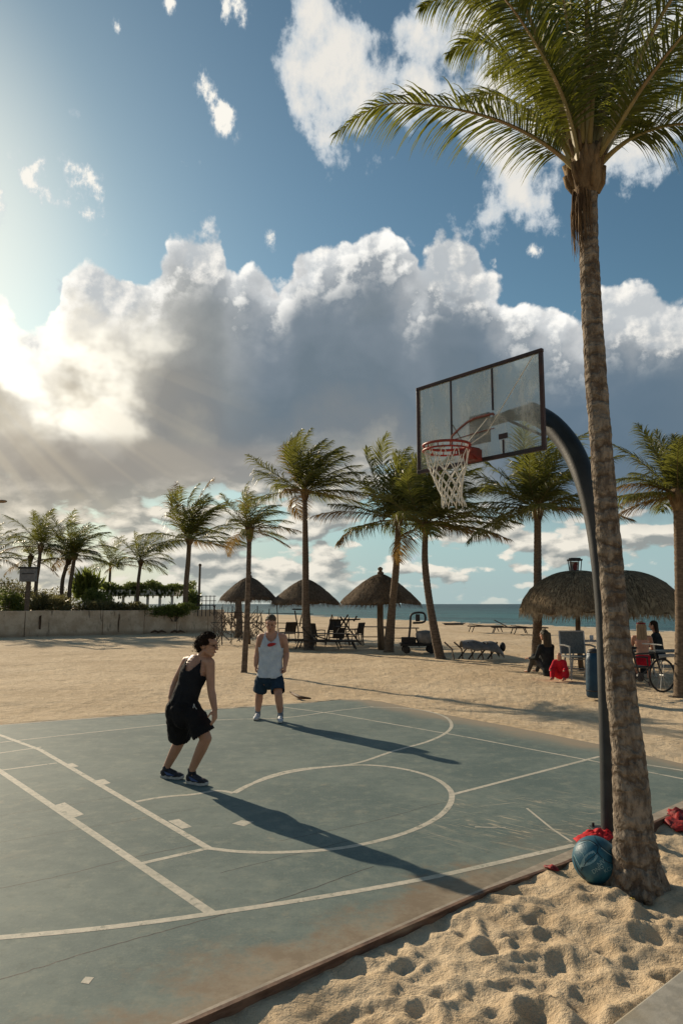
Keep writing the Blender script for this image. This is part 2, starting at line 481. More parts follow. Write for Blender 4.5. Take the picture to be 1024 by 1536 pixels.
# shoreline
S0, S1 = G(330, 918, -0.4), G(1010, 947, -0.4)
sdv = (S1 - S0).normalized(); snv = Vector((-sdv.y, sdv.x, 0))
if snv.y < 0: snv = -snv
angs = np.concatenate([np.arange(-180, -60, 3.0), np.arange(-60, -36, 0.8), np.arange(-36, 36, 0.16), np.arange(36, 60, 0.8), np.arange(60, 180, 3.0)])
rads = [0.35]
while rads[-1] < 420:
    r = rads[-1]
    rads.append(r + (0.05 if r < 2.2 else 0.0052 * r if r < 9 else min(0.012 * r, 0.4) if r < 35 else 0.03 * r))
rads = np.array(rads)
AA, RR = np.meshgrid(np.radians(angs), rads)
X = RR * np.sin(AA); Y = RR * np.cos(AA)
def sand_z(X, Y):
    Z = (fbm(X * 0.25 + 3, Y * 0.25 + 8, 3) - 0.5) * 0.10 - 0.05
    far = smooth(Y, 9, 13)
    Z += (fbm(X * 1.3, Y * 1.3, 4, .55) - 0.5) * 0.05 * far
    # scuffed clumps everywhere
    Z += (np.abs(fbm(X * 3.1 + 40, Y * 3.1, 3) - 0.5)) * 0.05 * far
    near = 1 - smooth(np.hypot(X - 1.5, Y - 4.0), 5.0, 8.0)
    wx = X + (fbm(X * 2 + 9, Y * 2, 2) - .5) * 0.25; wy = Y + (fbm(X * 2, Y * 2 + 31, 2) - .5) * 0.25
    b = np.abs(fbm(wx * 2.6 + 11, wy * 2.6 + 3, 2) - 0.5) * 2
    Z += near * (0.030 - b * 0.12) * 0.62
    Z += near * (fbm(wx * 8, wy * 8, 3) - 0.5) * 0.022 + near * (np.abs(fbm(wx * 13, wy * 13, 4, .6) - 0.5)) * 0.03
    # footprints
    r2 = random.Random(11)
    for i in range(520):
        cx, cy = r2.uniform(-0.9, 4.6), r2.uniform(2.4, 6.6)
        a = r2.uniform(0, math.pi); L = r2.uniform(.06, .135); Wd = r2.uniform(.04, .08); dp = r2.uniform(.008, .025)
        m = (np.abs(X - cx) < .5) & (np.abs(Y - cy) < .5)
        u = ((X[m] - cx) * math.cos(a) + (Y[m] - cy) * math.sin(a)) / L
        v = (-(X[m] - cx) * math.sin(a) + (Y[m] - cy) * math.cos(a)) / Wd
        q = u * u + v * v
        Z[m] += -dp * np.exp(-q ** 1.35) + dp * 0.5 * np.exp(-(np.sqrt(q) - 1.5) ** 2 * 5)
    # mound round the palm foot, low trough along the kerb
    d = np.hypot(X - PALM.x, Y - PALM.y)
    Z += 0.06 * np.exp(-(d / 0.9) ** 2)
    sd = poly_sd(X, Y, cp)
    nearedge = 1 - smooth(Y, 7.5, 9.5)
    left = smooth(-X, -1.2, 0.8)
    tr = np.exp(-(np.maximum(sd, 0) / (0.10 + 0.12 * left)) ** 2)
    Z = Z * (1 - nearedge * tr * 0.8) - nearedge * tr * (0.020 + 0.010 * left)
    # far edge: sand feathers on to the slab
    fe = smooth(Y, 8.0, 10.0)
    Z = np.where(fe > 0, Z * (1 - fe * np.exp(-(np.maximum(sd, 0) / 0.8) ** 2)) + fe * np.exp(-(np.maximum(sd, 0) / 0.8) ** 2) * (-0.006 + (fbm(X * 5, Y * 5, 3) - .5) * .015), Z)
    Z = np.minimum(Z, 0.09)
    # keep it under the slab inside the outline
    Z = np.where(sd < 0.0, np.minimum(Z, -0.012) - 0.25 * smooth(-sd, 0.0, 0.12), Z)
    # flat under the ball
    d = np.hypot(X - BALLP.x, Y - BALLP.y); w = np.exp(-(d / 0.16) ** 2)
    Z = Z * (1 - w) + w * (-0.02)
    # beach face and sea bed
    sh = (X - S0.x) * snv.x + (Y - S0.y) * snv.y
    Z = Z - smooth(sh, -14, 0) * 0.36 - smooth(sh, 0, 30) * 2.0
    return Z
Z = sand_z(X, Y)
def ground_z(x, y):
    return float(sand_z(np.array([[x]]), np.array([[y]]))[0, 0])
def grid_mesh(name, X, Y, Z, mat):
    nr, nc = X.shape
    co = np.stack([X, Y, Z], -1).reshape(-1, 3)
    i = np.arange(nr - 1)[:, None] * nc + np.arange(nc)[None, :]
    j = np.arange(nr - 1)[:, None] * nc + ((np.arange(nc) + 1) % nc)[None, :]
    f = np.stack([i, i + nc, j + nc, j], -1).reshape(-1, 4)[:, ::-1]
    me = bpy.data.meshes.new(name)
    me.vertices.add(len(co)); me.vertices.foreach_set('co', co.astype(np.float32).ravel())
    me.loops.add(f.size); me.loops.foreach_set('vertex_index', f.astype(np.int32).ravel())
    me.polygons.add(len(f)); me.polygons.foreach_set('loop_start', (np.arange(len(f)) * 4).astype(np.int32))
    me.polygons.foreach_set('use_smooth', np.ones(len(f), bool))
    me.materials.append(mat); me.update(); me.validate()
    o = bpy.data.objects.new(name, me); col.objects.link(o)
    return o
m_sand, t = newmat('sand')
p = posw()
big = noise(p, 0.35, 4, 0.6); mid = noise(p, 5.5, 5, 0.65); gr = noise(p, 240, 3, 0.7); cl = noise(p, 16, 4, 0.6)
c = cmix(sstep(big * 0.5 + mid * 0.5, 0.40, 0.62), (0.58, 0.44, 0.28), (0.78, 0.62, 0.42))
c = cmix(sstep(gr, 0.35, 0.75) * 0.5, c, (0.34, 0.23, 0.13))
c = cmix(sstep(cl, 0.60, 0.75) * 0.35, c, (0.30, 0.215, 0.135))
finish(t, c, 0.92, gr * 0.10 + noise(p, 70, 4, 0.65) * 0.45 + noise(p, 13, 5, 0.62) * 1.3 + noise(p, 3.2, 4, 0.6) * 3.0 * sstep(sepv(p)[1], 8.0, 12.0), 0.9, 0.028, 0.15)
sand = tag(grid_mesh('sand', X, Y, Z, m_sand), kind='structure')

# ------------------------------------------------------------------ sea
m_sea, t = newmat('sea_water')
p = posw(); px_, py_, pz_ = sepv(p)
dist = E.m('SQRT', px_ * px_ + py_ * py_)
pw = stretchv(p, 1.0, 1.0, 1.0)
n1 = noise(pw, 0.35, 6, 0.65); n2 = noise(pw, 0.05, 3, 0.5); n3 = noise(stretchv(p, 1, 1, 1), 1.6, 4, .6)
c = cmix(sstep(dist, 60, 500), (0.040, 0.165, 0.175), (0.010, 0.070, 0.090))
c = cmix(sstep(n2, 0.42, 0.6) * 0.6, c, (0.015, 0.06, 0.075))
c = cmix(sstep(n1, 0.60, 0.72) * 0.35, c, (0.22, 0.38, 0.38))
finish(t, c, 0.42, n1 * 1.2 + n3 * 0.5, 1.0, 0.9, 0.22)
s = MB()
nn = 40
def seap(u, w): return (S0.x + sdv.x * u + snv.x * w, S0.y + sdv.y * u + snv.y * w, -0.4)
us = [-9000, -2000, -400] + list(np.linspace(-200, 300, 26)) + [600, 2500, 12000]; ws = [-4, 2, 10, 40, 150, 600, 3000, 20000]
vs = [seap(u, w) for w in ws for u in us]
s.add(vs, [(j * len(us) + i, j * len(us) + i + 1, (j + 1) * len(us) + i + 1, (j + 1) * len(us) + i) for j in range(len(ws) - 1) for i in range(len(us) - 1)])
sea = tag(s.build('sea', m_sea), kind='structure')
# foam where it laps the beach
m_foam = pmat('foam', (0.75, 0.75, 0.72), (0.45, 0.5, 0.5), 2.0, rough=0.8)
s = MB()
prev = None
for i in range(260):
    u = -60 + i * 0.9
    w = -2.2 + 1.2 * fbm(np.array([u * .12]), np.array([3.0]), 3)[0] * 2
    th = 0.25 + 0.5 * fbm(np.array([u * .3]), np.array([9.0]), 2)[0]
    a = Vector(seap(u, w)); b_ = Vector(seap(u, w + th)); a.z = b_.z = -0.385
    if prev: s.quad(prev[0], a, b_, prev[1])
    prev = (a, b_)
tag(s.build('shore_foam', m_foam), kind='structure')

# ------------------------------------------------------------------ court slab
m_court, t = newmat('court_paint')
p = posw(); X_, Y_, Z_ = sepv(p)
a1 = noise(p, 0.8, 5, 0.6); a2 = noise(p, 5, 7, 0.74); a3 = noise(p, 60, 4, 0.7)
c = cmix(sstep(a1 * 0.6 + a2 * 0.4, 0.38, 0.62), (0.088, 0.132, 0.126), (0.155, 0.198, 0.178))
c = cmix(sstep(a3, 0.45, 0.75) * 0.35, c, (0.25, 0.26, 0.20)); c = cmix(sstep(a2, 0.50, 0.68) * 0.55, c, (0.225, 0.245, 0.195)); c = cmix(sstep(noise(p, 11, 5, 0.7), 0.52, 0.68) * 0.45, c, (0.075, 0.108, 0.095)); c = cmix(sstep(noise(p, 28, 4, 0.7), 0.58, 0.70) * 0.4, c, (0.27, 0.28, 0.22)); c = cmix(sstep(noise(p, 2.1, 8, 0.8), 0.60, 0.66) * 0.45, c, (0.30, 0.27, 0.19))
c = cmix(sstep(noise(p, 2.4, 7, 0.72, 0.6), 0.56, 0.72) * 0.35, c, (0.26, 0.25, 0.19))
c = cmix(sstep(noise(stretchv(p, 1, 1, 1), 1.1, 4, 0.6), 0.40, 0.28) * 0.30, c, (0.10, 0.155, 0.145))
# sand blown over the near edge and the far right edge
dk = (X_ - k1.x) * ud.x + (Y_ - k1.y) * ud.y
e1 = noise(stretchv(p, 1, 1, 1), 3.2, 8, 0.75); e2 = noise(p, 38, 4, 0.75)
ed_ = sstep(dk + (a1 - .5) * 1.3 + (e1 - .5) * 1.1 + (e2 - .5) * 0.35, 0.50, 0.0) * sstep(X_, 2.2, 0.6)
c = cmix(ed_ * 0.9, c, cmix(sstep(e1, .4, .62), (0.225, 0.165, 0.105), (0.34, 0.265, 0.18)))
fn = (F_e - F_d).normalized(); fnn = Vector((-fn.y, fn.x, 0))
df = ((X_ - F_d.x) * fnn.x + (Y_ - F_d.y) * fnn.y) * (-1.0 if fnn.y > 0 else 1.0)
c = cmix(sstep(df + (a1 - .5) * 1.2 + (a2 - .5) * .4, 0.55, 0.0) * 0.85, c, (0.33, 0.26, 0.18))
# worn scratches by the pole
sw = noise(stretchv(p, 1, 1, 1), 1.6, 3, 0.5, 0, out=1)
sv = E.m('SQRT', (X_ - 1.75) * (X_ - 1.75) * 0.5 + (Y_ - 6.3) * (Y_ - 6.3))
lw = noise(stretchv(vec(X_ * 0.75 - Y_ * 0.66, X_ * 0.66 + Y_ * 0.75), 1.0, 9.0, 1), 1.7, 6, 0.72, 1.6)
c = cmix(sstep(lw, 0.55, 0.63) * sstep(sv + (a2 - .5) * 1.5, 1.15, 0.3) * 0.8, c, (0.50, 0.43, 0.31)); lw2 = noise(stretchv(vec(X_ * 0.95 + Y_ * 0.3, Y_ * 0.95 - X_ * 0.3), 1.2, 14.0, 1), 1.3, 5, 0.7, 0.6); c = cmix(sstep(lw2, 0.61, 0.65) * sstep(sv + (a2 - .5) * 2.5, 1.4, 0.4) * 0.55, c, (0.45, 0.40, 0.30))
finish(t, c, 0.75 , a3 * 0.5 + a2 * 0.3, 0.35, 0.004, 0.3)
s = MB()
top = [(p.x, p.y, 0.0) for p in court_poly]; bot = [(p.x, p.y, -0.3) for p in court_poly]; n = len(top)
cx_, cy_ = G(450, 1200).x, G(450, 1200).y
s.add([(cx_, cy_, 0.0)] + top, [(0, i + 1, (i + 1) % n + 1) for i in range(n)])
s.add(top + bot, []+ [(i + n, (i + 1) % n + n, (i + 1) % n, i) for i in range(n)])
court = tag(s.build('court', m_court), kind='structure')
def roundp(pts, n=10):
    """smooth open curve through survey points (Catmull-Rom)"""
    out = []
    q = [pts[0]] + list(pts) + [pts[-1]]
    for i in range(1, len(q) - 2):
        for k in range(n):
            t = k / n
            a, b, c, d = q[i - 1], q[i], q[i + 1], q[i + 2]
            out.append(0.5 * ((2 * b) + (-a + c) * t + (2 * a - 5 * b + 4 * c - d) * t * t + (-a + 3 * b - 3 * c + d) * t ** 3))
    out.append(q[-2]); return out
def strip(s, pts, w, z=0.004):
    L = []
    for i, p in enumerate(pts):
        t = (pts[min(i + 1, len(pts) - 1)] - pts[max(i - 1, 0)]).normalized()
        nrm = Vector((-t.y, t.x, 0)) * (w / 2)
        L.append((p + nrm, p - nrm))
    for (a, b), (c, d) in zip(L, L[1:]):
        s.quad((a.x, a.y, z), (b.x, b.y, z), (d.x, d.y, z), (c.x, c.y, z))
def gl(*px): return [G(*q) for q in px]
m_line, t = newmat('line_paint')
p = posw()
c = cmix(sstep(noise(p, 18, 6, 0.7), 0.40, 0.62), (0.62, 0.56, 0.45), (0.46, 0.43, 0.35))
c = cmix(sstep(noise(p, 7, 9, 0.8), 0.54, 0.62) * 0.8, c, (0.17, 0.19, 0.15)); c = cmix(sstep(noise(p, 1.1, 4, 0.6), 0.45, 0.65) * 0.35, c, (0.26, 0.27, 0.21))
finish(t, c, 0.7, noise(p, 80, 3, 0.6), 0.3, 0.003)
s = MB()
zz = [0.0008]
def line(w, pts, curved=False):
    zz[0] += 0.00002
    strip(s, roundp(pts) if curved else pts, w, zz[0])
line(.066, gl((-260, 982), (0, 1157), (318, 1371)))
line(.060, gl((-330, 1048), (-150, 1060), (0, 1103), (60, 1125), (313, 1273)) , False)
line(.050, gl((211, 1296), (311, 1273)))
line(.040, gl((0, 1156), (85, 1145)))
line(.040, gl((-160, 1150), (0, 1130), (62, 1121)))
line(.038, gl((-200, 1137), (0, 1114), (250, 1087), (330, 1080), (425, 1077), (500, 1067), (560, 1060)), True)
line(.040, gl((-200, 1104), (0, 1088), (250, 1069), (400, 1058), (470, 1054.5)))
line(.038, gl((425, 1061), (500, 1071), (700, 1106), (900, 1144), (1060, 1176)))
line(.038, gl((960, 1146), (1060, 1162)))
line(.050, gl((555, 1061), (600, 1062), (640, 1067), (668, 1076), (677, 1088), (668, 1100), (640, 1113), (590, 1127), (530, 1146), (450, 1154), (400, 1166), (352, 1190)), True)
line(.055, gl((204, 1203), (245, 1196), (290, 1192), (325, 1186.5), (350, 1190)), True)
line(.055, gl((350, 1190), (378, 1176), (430, 1160), (490, 1151), (548, 1148), (600, 1153), (645, 1165), (672, 1182), (677, 1200), (662, 1222), (625, 1243), (570, 1261), (500, 1274), (420, 1279), (360, 1278), (313, 1273)), True)
line(.050, gl((679, 1192), (760, 1171), (899, 1135)))
line(.058, gl((-330, 1430), (-150, 1418), (0, 1407), (160, 1392), (318, 1371), (500, 1343), (640, 1318), (740, 1296), (800, 1282), (862, 1268)), True)
line(.020, gl((790, 1213), (828, 1244), (858, 1264)))
line(.018, gl((712, 1241), (758, 1242)))
for q in [[(80, 1209), (97, 1204), (126, 1222), (108, 1228)], [(252, 1232), (268, 1229), (288, 1241), (273, 1244)], [(144, 1171), (156, 1169), (166, 1175), (154, 1178)],
          [(98, 1147), (109, 1145), (118, 1150), (107, 1152)], [(348, 1236), (362, 1231), (381, 1233), (366, 1240)], [(121, 1475), (128, 1466), (141, 1467), (133, 1477)]]:
    zz[0] += 0.00002
    pts = [G(*k) for k in q]; s.add([(p.x, p.y, zz[0]) for p in pts][::-1], [(0, 1, 2, 3)])
s.build('painted_lines', m_line, court)
# expansion cracks
m_crack = pmat('crack', (0.05, 0.05, 0.045), (0.09, 0.085, 0.07), 20)
s = MB()
def crack(w, pts):
    pts = roundp(gl(*pts), 14)
    pts = [p + Vector((random.uniform(-1, 1), random.uniform(-1, 1), 0)) * 0.006 for p in pts]
    strip(s, pts, w, 0.0004)
crack(.010, [(-150, 1362), (0, 1333), (100, 1312), (200, 1287), (300, 1266)])
crack(.009, [(-100, 1494), (0, 1470), (150, 1424), (290, 1385), (430, 1346), (560, 1300)])
crack(.007, [(-100, 1285), (0, 1264), (120, 1244), (300, 1212)])
crack(.007, [(0, 1224), (80, 1212), (200, 1190)])
crack(.006, [(420, 1262), (560, 1232), (640, 1210), (672, 1203)])
crack(.006, [(330, 1310), (520, 1262)])
s.build('expansion_joints', m_crack, court)

# timber kerb along the near edge
m_kerb = pmat('kerb_timber', (0.095, 0.050, 0.032), (0.19, 0.11, 0.07), 6, st=(1, 1, 5), bstr=0.6, c3=(0.30, 0.22, 0.15))
m_kerbtop = pmat('kerb_concrete', (0.42, 0.35, 0.27), (0.30, 0.25, 0.19), 9, bstr=0.4)
ks = 0.0
L = (K1 - K0).length
s = MB(); s2 = MB()
n = 60
rr = random.Random(3)
def kp(u, off): return K0 + kd * u - ud * off
prev = None
for i in range(n + 1):
    u = L * i / n
    right = max(0, min(1, (kp(u, 0).x - 0.9) / 0.6))
    w0 = 0.012 + 0.075 * right
    j = rr.uniform(-.003, .003)
    a = kp(u, -0.01); b_ = kp(u, w0); c_ = kp(u, w0 + 0.026 + j)
    cur = [(a.x, a.y, .003), (b_.x, b_.y, .003), (b_.x, b_.y, .003), (c_.x, c_.y, .002 + j), (c_.x, c_.y, -.16)]
    if prev:
        s2.quad(prev[0], prev[1], cur[1], cur[0])
        s.quad(prev[2], prev[3], cur[3], cur[2]); s.quad(prev[3], prev[4], cur[4], cur[3])
    prev = cur
kerb = tag(s.build('kerb', m_kerb), kind='structure')
s2.build('kerb_top', m_kerbtop, kerb)

# concrete path, bottom right
m_path = pmat('path_concrete', (0.40, 0.37, 0.31), (0.30, 0.28, 0.235), 14, bstr=0.35, bdist=.004, c3=(0.34, 0.29, 0.21))
q0, q1 = G(905, 1545, 0.06), G(1024, 1453, 0.06)
dd = (q1 - q0).normalized(); nn_ = Vector((dd.y, -dd.x, 0))
a = q0 - dd * 3; b_ = q1 + dd * 5
s = MB()
tp4 = [a, a + nn_ * 2.2, b_ + nn_ * 2.2, b_]
s.add([(p.x, p.y, .06) for p in tp4] + [(p.x, p.y, -.3) for p in tp4], [(0, 1, 2, 3), (0, 4, 5, 1), (1, 5, 6, 2), (2, 6, 7, 3), (3, 7, 4, 0)])
tag(s.build('path', m_path, bevel=0.012), kind='structure')
# ================================================================== palms
m_bark, t = newmat('palm_bark')
v = objc(); vx, vy, vz = sepv(v)
wv = noise(v, 7, 3, 0.6)
ringf = E.m('SINE', vz * 58.0 + wv * 16.0) * sstep(noise(v, 2.4, 3, .6), .20, .50)
f1 = noise(stretchv(v, 1, 1, 0.35), 22, 6, 0.7); f2 = noise(v, 5, 4, 0.6)
c = cmix(sstep(f1, 0.35, 0.65), (0.14, 0.108, 0.080), (0.36, 0.295, 0.225))
c = cmix(sstep(ringf, 0.40, 0.95) * 0.7, c, (0.09, 0.06, 0.04))
c = cmix(sstep(f2, 0.5, 0.68) * 0.5, c, (0.31, 0.275, 0.225))
c = cmix(sstep(noise(v, 40, 3, .6), 0.62, 0.7) * 0.5, c, (0.055, 0.04, 0.028))
finish(t, c, 0.9, ringf * -0.7 + f1 * 1.6 + noise(v, 60, 3, .7) * .7, 1.0, 0.016, 0.15)
m_bark2 = pmat('palm_bark_dark', (0.085, 0.062, 0.045), (0.17, 0.13, 0.095), 9, st=(1, 1, 2.5), bstr=0.7, bdist=.02, rough=0.9)
m_bark3 = pmat('palm_bark_warm', (0.20, 0.145, 0.095), (0.11, 0.08, 0.055), 9, st=(1, 1, 2.5), bstr=0.7, bdist=.02, rough=0.9)
m_boot = pmat('palm_boots', (0.13, 0.085, 0.045), (0.26, 0.18, 0.095), 14, st=(1, 1, .4), bstr=0.9, bdist=.02, rough=0.9, c3=(0.07, 0.045, 0.028))
m_fibre = pmat('palm_fibre', (0.19, 0.12, 0.06), (0.09, 0.055, 0.03), 20, st=(1, 1, .3), bstr=0.9, rough=0.95)
m_leaf_a = leafmat('palm_leaf', (0.046, 0.072, 0.015), (0.115, 0.122, 0.020), (0.38, 0.38, 0.035))
m_leaf_b = leafmat('palm_leaf_far', (0.058, 0.074, 0.020), (0.130, 0.130, 0.030), (0.30, 0.30, 0.045))
m_leaf_dry = leafmat('palm_leaf_dry', (0.16, 0.10, 0.035), (0.24, 0.16, 0.06), (0.35, 0.22, 0.06))
m_stem2 = pmat('frond_stem_far', (0.13, 0.11, 0.04), (0.20, 0.155, 0.07), 9, rough=0.8, spec=.1)
m_stem = pmat('frond_stem', (0.21, 0.18, 0.065), (0.34, 0.27, 0.12), 9, rough=0.5, bstr=0.2, st=(1, 1, .3), c3=(0.30, 0.20, 0.10))

def frond_path(base, az, el0, L, droop, wind, n=18, sway=0.0):
    """arching midrib: az is the compass heading (0 = +Y), el0 the starting slope"""
    d = Vector((math.sin(az) * math.cos(el0), math.cos(az) * math.cos(el0), math.sin(el0)))
    p = Vector(base); out = [p.copy()]
    for i in range(n):
        k = (i + 1) / n
        d = (d + Vector((wind[0], wind[1], -droop)) * (0.35 + 1.3 * k) / n).normalized()
        p = p + d * (L / n); out.append(p.copy())
    return out
def make_frond(path, pairs, leaf, r0, rng_, mats, parent, width=0.02, droop=0.5, wind=(0, 0), segs=3, up_bias=0.35, pet=0.16, name='frond', closed=0.0, lw=None):
    """midrib tube plus leaflets; leaflets are narrow folded blades that sag"""
    L = sum((b - a).length for a, b in zip(path, path[1:]))
    n = len(path)
    s = MB(); s.cur = 1
    s.tube(path, [r0 * (1.35 if i == 0 else 1) * (1 - 0.95 * (i / (n - 1)) ** 0.7) for i in range(n)], n=6, flat=0.75)
    s.cur = 0
    def at(t):
        x = t * (n - 1); i = min(int(x), n - 2); f = x - i
        return path[i].lerp(path[i + 1], f), (path[i + 1] - path[i]).normalized()
    wnd = Vector((wind[0], wind[1], 0))
    for k in range(pairs):
        t = pet + (1 - pet) * (k + rng_.uniform(-.25, .25)) / pairs
        t = max(pet * .9, min(0.995, t))
        p, d = at(t)
        side = d.cross(Vector((0, 0, 1)))
        if side.length < 0.05: side = d.orthogonal()
        side.normalize(); upv = side.cross(d).normalized()
        tt = (t - pet) / (1 - pet)
        ll = leaf * (0.40 + 0.60 * math.sin(math.pi * min(1, tt * 0.90 + 0.14)) ** 0.8) * (1 - 0.45 * tt ** 4)
        for sg in (-1, 1):
            if rng_.random() < 0.03: continue
            l2 = ll * rng_.uniform(0.82, 1.1)
            fw = 0.45 + 0.75 * tt + closed + rng_.uniform(-.15, .15)
            q = (side * sg * (1 - closed * .5) + d * fw + upv * (up_bias + rng_.uniform(-.2, .2))).normalized()
            w = (lw or width) * rng_.uniform(.8, 1.15)
            bn = q.cross(upv); bn = bn.normalized() if bn.length > .01 else side
            bn = (bn * 0.75 + Vector((rng_.uniform(-.6, .6), rng_.uniform(-.6, .6), rng_.uniform(-.5, .5)))).normalized()
            pp = p.copy(); prev = None
            dr = droop * rng_.uniform(.7, 1.3)
            vs = [];
            for j in range(segs + 1):
                f = j / segs
                ww = w * (0.55 if j == 0 else (1.0 - f) ** 0.7 if f > .5 else 1.0)
                vs.append(pp - bn * ww * .5); vs.append(pp + bn * ww * .5)
                q = (q + (Vector((0, 0, -dr)) + wnd * 1.2) * (0.35 + f) / segs * 1.5).normalized()
                pp = pp + q * (l2 / segs)
            s.add(vs, [(2 * j, 2 * j + 1, 2 * j + 3, 2 * j + 2) for j in range(segs)])
    return s.build(name, mats, parent)

def trunk_mesh(pts, rad, parent, mat, rings=0.045, n=14, rough=0.05, seed=1):
    r_ = random.Random(seed)
    pts = roundp(pts, 8)
    # radius at each point by height fraction
    L = [0]
    for a, b in zip(pts, pts[1:]): L.append(L[-1] + (b - a).length)
    T = L[-1]; step = max(rings / 3, T / 260)
    out = []; rs = []
    x = 0.0; i = 0; k = 0
    while x < T:
        while i < len(L) - 2 and L[i + 1] < x: i += 1
        f = (x - L[i]) / max(1e-9, L[i + 1] - L[i])
        out.append(pts[i].lerp(pts[i + 1], f))
        u = x / T
        a = 0
        while a < len(rad) - 2 and rad[a + 1][0] < u: a += 1
        (u0, r0), (u1, r1) = rad[a], rad[a + 1]
        g = (u - u0) / (u1 - u0); g = g * g * (3 - 2 * g)
        r = r0 + (r1 - r0) * g
        rs.append(r * (1 + rough * ((k % 3) - 1) * .5 * r_.uniform(.4, 1.4) + r_.uniform(-.012, .012)))
        x += step; k += 1
    s = MB(); s.tube(out, rs, n=n)
    o = s.build('trunk', mat, parent, smooth=True)
    return o

# ------------------------------------------------------------------ the big palm by the hoop
def fg(px, py, dY=0.0): return P(px, py, PALM.y + dY)
palm = empty('palm_tree', (PALM.x, PALM.y, -0.05), 'tall foreground palm with a pale ringed trunk rising right beside the basketball pole', 'palm tree')
tp_ = [fg(962, 1345), fg(956, 1320), fg(950, 1240), fg(943, 1140), (fg(932, 1040)), fg(922, 920), fg(912, 800), fg(902, 680), fg(893, 560), fg(886, 440), fg(882, 340), fg(879, 262)]
SC = 1 / (1084 / PALM.y)       # metres per photo pixel at the palm
tr_o = trunk_mesh(tp_, [(0, .190), (.035, .146), (.10, .118), (.22, .098), (.40, .079), (.65, .073), (.92, .066), (1, .080)], palm, m_bark, rings=0.05, n=28, rough=0.028, seed=3)
dm = tr_o.modifiers.new('d', 'DISPLACE'); tx = bpy.data.textures.new('barkn', 'CLOUDS'); tx.noise_scale = 0.09; dm.texture = tx; dm.strength = 0.016; dm.mid_level = .5; dm.texture_coords = 'LOCAL'
# root flare buttresses
s = MB(); rr = random.Random(8)
for i in range(11):
    a = i / 11 * 6.283 + rr.uniform(-.2, .2)
    b0 = fg(956, 1325); d = Vector((math.cos(a), math.sin(a), 0))
    s.tube([b0 + d * .085 + Vector((0, 0, .22)), b0 + d * .125 + Vector((0, 0, .07)), b0 + d * .19 + Vector((0, 0, -.06))], [.02, .042, .03], n=7)
s.build('root_flare', m_bark, palm, smooth=True)
CR = fg(878, 255)
# crown of old leaf boots
s = MB()
for i in range(34):
    a = rr.uniform(0, 6.283); z = rr.uniform(-.16, .16)
    d = Vector((math.cos(a), math.sin(a), 0))
    r0 = .07 + .015 * rr.random()
    p0 = CR + d * r0 * .8 + Vector((0, 0, z - .03)); p1 = CR + d * (r0 + .04 + .03 * rr.random()) + Vector((0, 0, z + .12))
    s.tube([p0, p0.lerp(p1, .5) + d * .012, p1], [.034, .03, .016], n=6, flat=.5)
s.lathe([(.075, -.20), (.098, -.12), (.112, 0), (.105, .1), (.07, .2), (.02, .26)], c=CR, n=20, jit=.12)
s.build('leaf_boots', m_boot, palm, smooth=True)
s = MB()
for i in range(70):
    a = rr.uniform(2.2, 4.6); d = Vector((math.cos(a), math.sin(a), 0))
    p0 = CR + d * .085 + Vector((rr.uniform(-.02, .02), 0, -.14 - rr.uniform(0, .1)))
    l = rr.uniform(.12, .5)
    s.tube([p0, p0 + Vector((d.x * .02, d.y * .02, -l * .5)), p0 + Vector((d.x * .012 + rr.uniform(-.02, .02), d.y * .01, -l))], [.005, .004, .001], n=3)
s.build('hanging_fibre', m_fibre, palm)
rf = random.Random(21)
m_fg = [m_leaf_a, m_stem]
def pxfrond(pts, leaf=.36, pairs=110, r0=.030, droop=.55, up=.3, pet=.16, w=(0.10, -0.02), closed=0.0, name='frond', lw=.017):
    q = roundp([fg(px, py, dy) for px, py, dy in pts], 5)
    return make_frond(q, int(pairs * 1.45), leaf * 1.12, r0, rf, m_fg, palm, droop=droop * 1.25, segs=5, up_bias=up, pet=pet, wind=w, closed=closed, name=name, lw=.0125)
pxfrond([(868, 262, 0), (846, 238, -.05), (800, 205, -.12), (735, 176, -.2), (650, 158, -.25), (570, 158, -.3), (503, 200, -.3)], leaf=.43, pairs=105, up=.12, droop=.85, pet=.20, w=(0, 0))
pxfrond([(896, 250, -.02), (925, 222, -.1), (965, 198, -.2), (1030, 186, -.3), (1110, 215, -.35), (1170, 290, -.4)], leaf=.40, pairs=90, up=.15, droop=.9, pet=.30, w=(0, 0))
pxfrond([(893, 238, -.05), (925, 190, -.25), (970, 120, -.5), (1030, 45, -.75), (1100, -20, -.9), (1200, -50, -1.0)], leaf=.44, pairs=100, r0=.034, up=.1, droop=.9, pet=.16, w=(0, 0))
pxfrond([(868, 235, .05), (850, 150, .1), (820, 40, .2), (780, -60, .3), (700, -150, .3), (600, -180, .3)], leaf=.46, up=.2, droop=1.0, pet=.10)
pxfrond([(872, 230, -.05), (862, 140, -.15), (848, 20, -.3), (826, -110, -.5), (780, -220, -.7)], leaf=.44, r0=.024, up=.2, droop=.7, pet=.20)
pxfrond([(880, 230, 0), (885, 120, -.05), (900, 0, -.1), (930, -130, -.2), (990, -230, -.3)], leaf=.46, r0=.03, up=.2, droop=.8, pet=.12)
pxfrond([(885, 232, .05), (905, 150, .2), (925, 50, .4), (960, -60, .6), (1030, -130, .8)], leaf=.44, r0=.03, up=.2, droop=.9, pet=.12)
pxfrond([(866, 245, .1), (838, 175, .25), (800, 95, .45), (745, 25, .6), (680, -5, .7), (630, 10, .8)], leaf=.46, up=.1, droop=1.1, pet=.12)
pxfrond([(864, 250, .05), (832, 205, .3), (790, 165, .6), (740, 140, .9), (690, 150, 1.1)], leaf=.36, pairs=80, up=.1, droop=.9, pet=.16)
pxfrond([(868, 240, -.05), (846, 150, -.2), (800, 60, -.4), (740, -20, -.5), (660, -70, -.6)], leaf=.48, up=.1, droop=1.1, pet=.14)
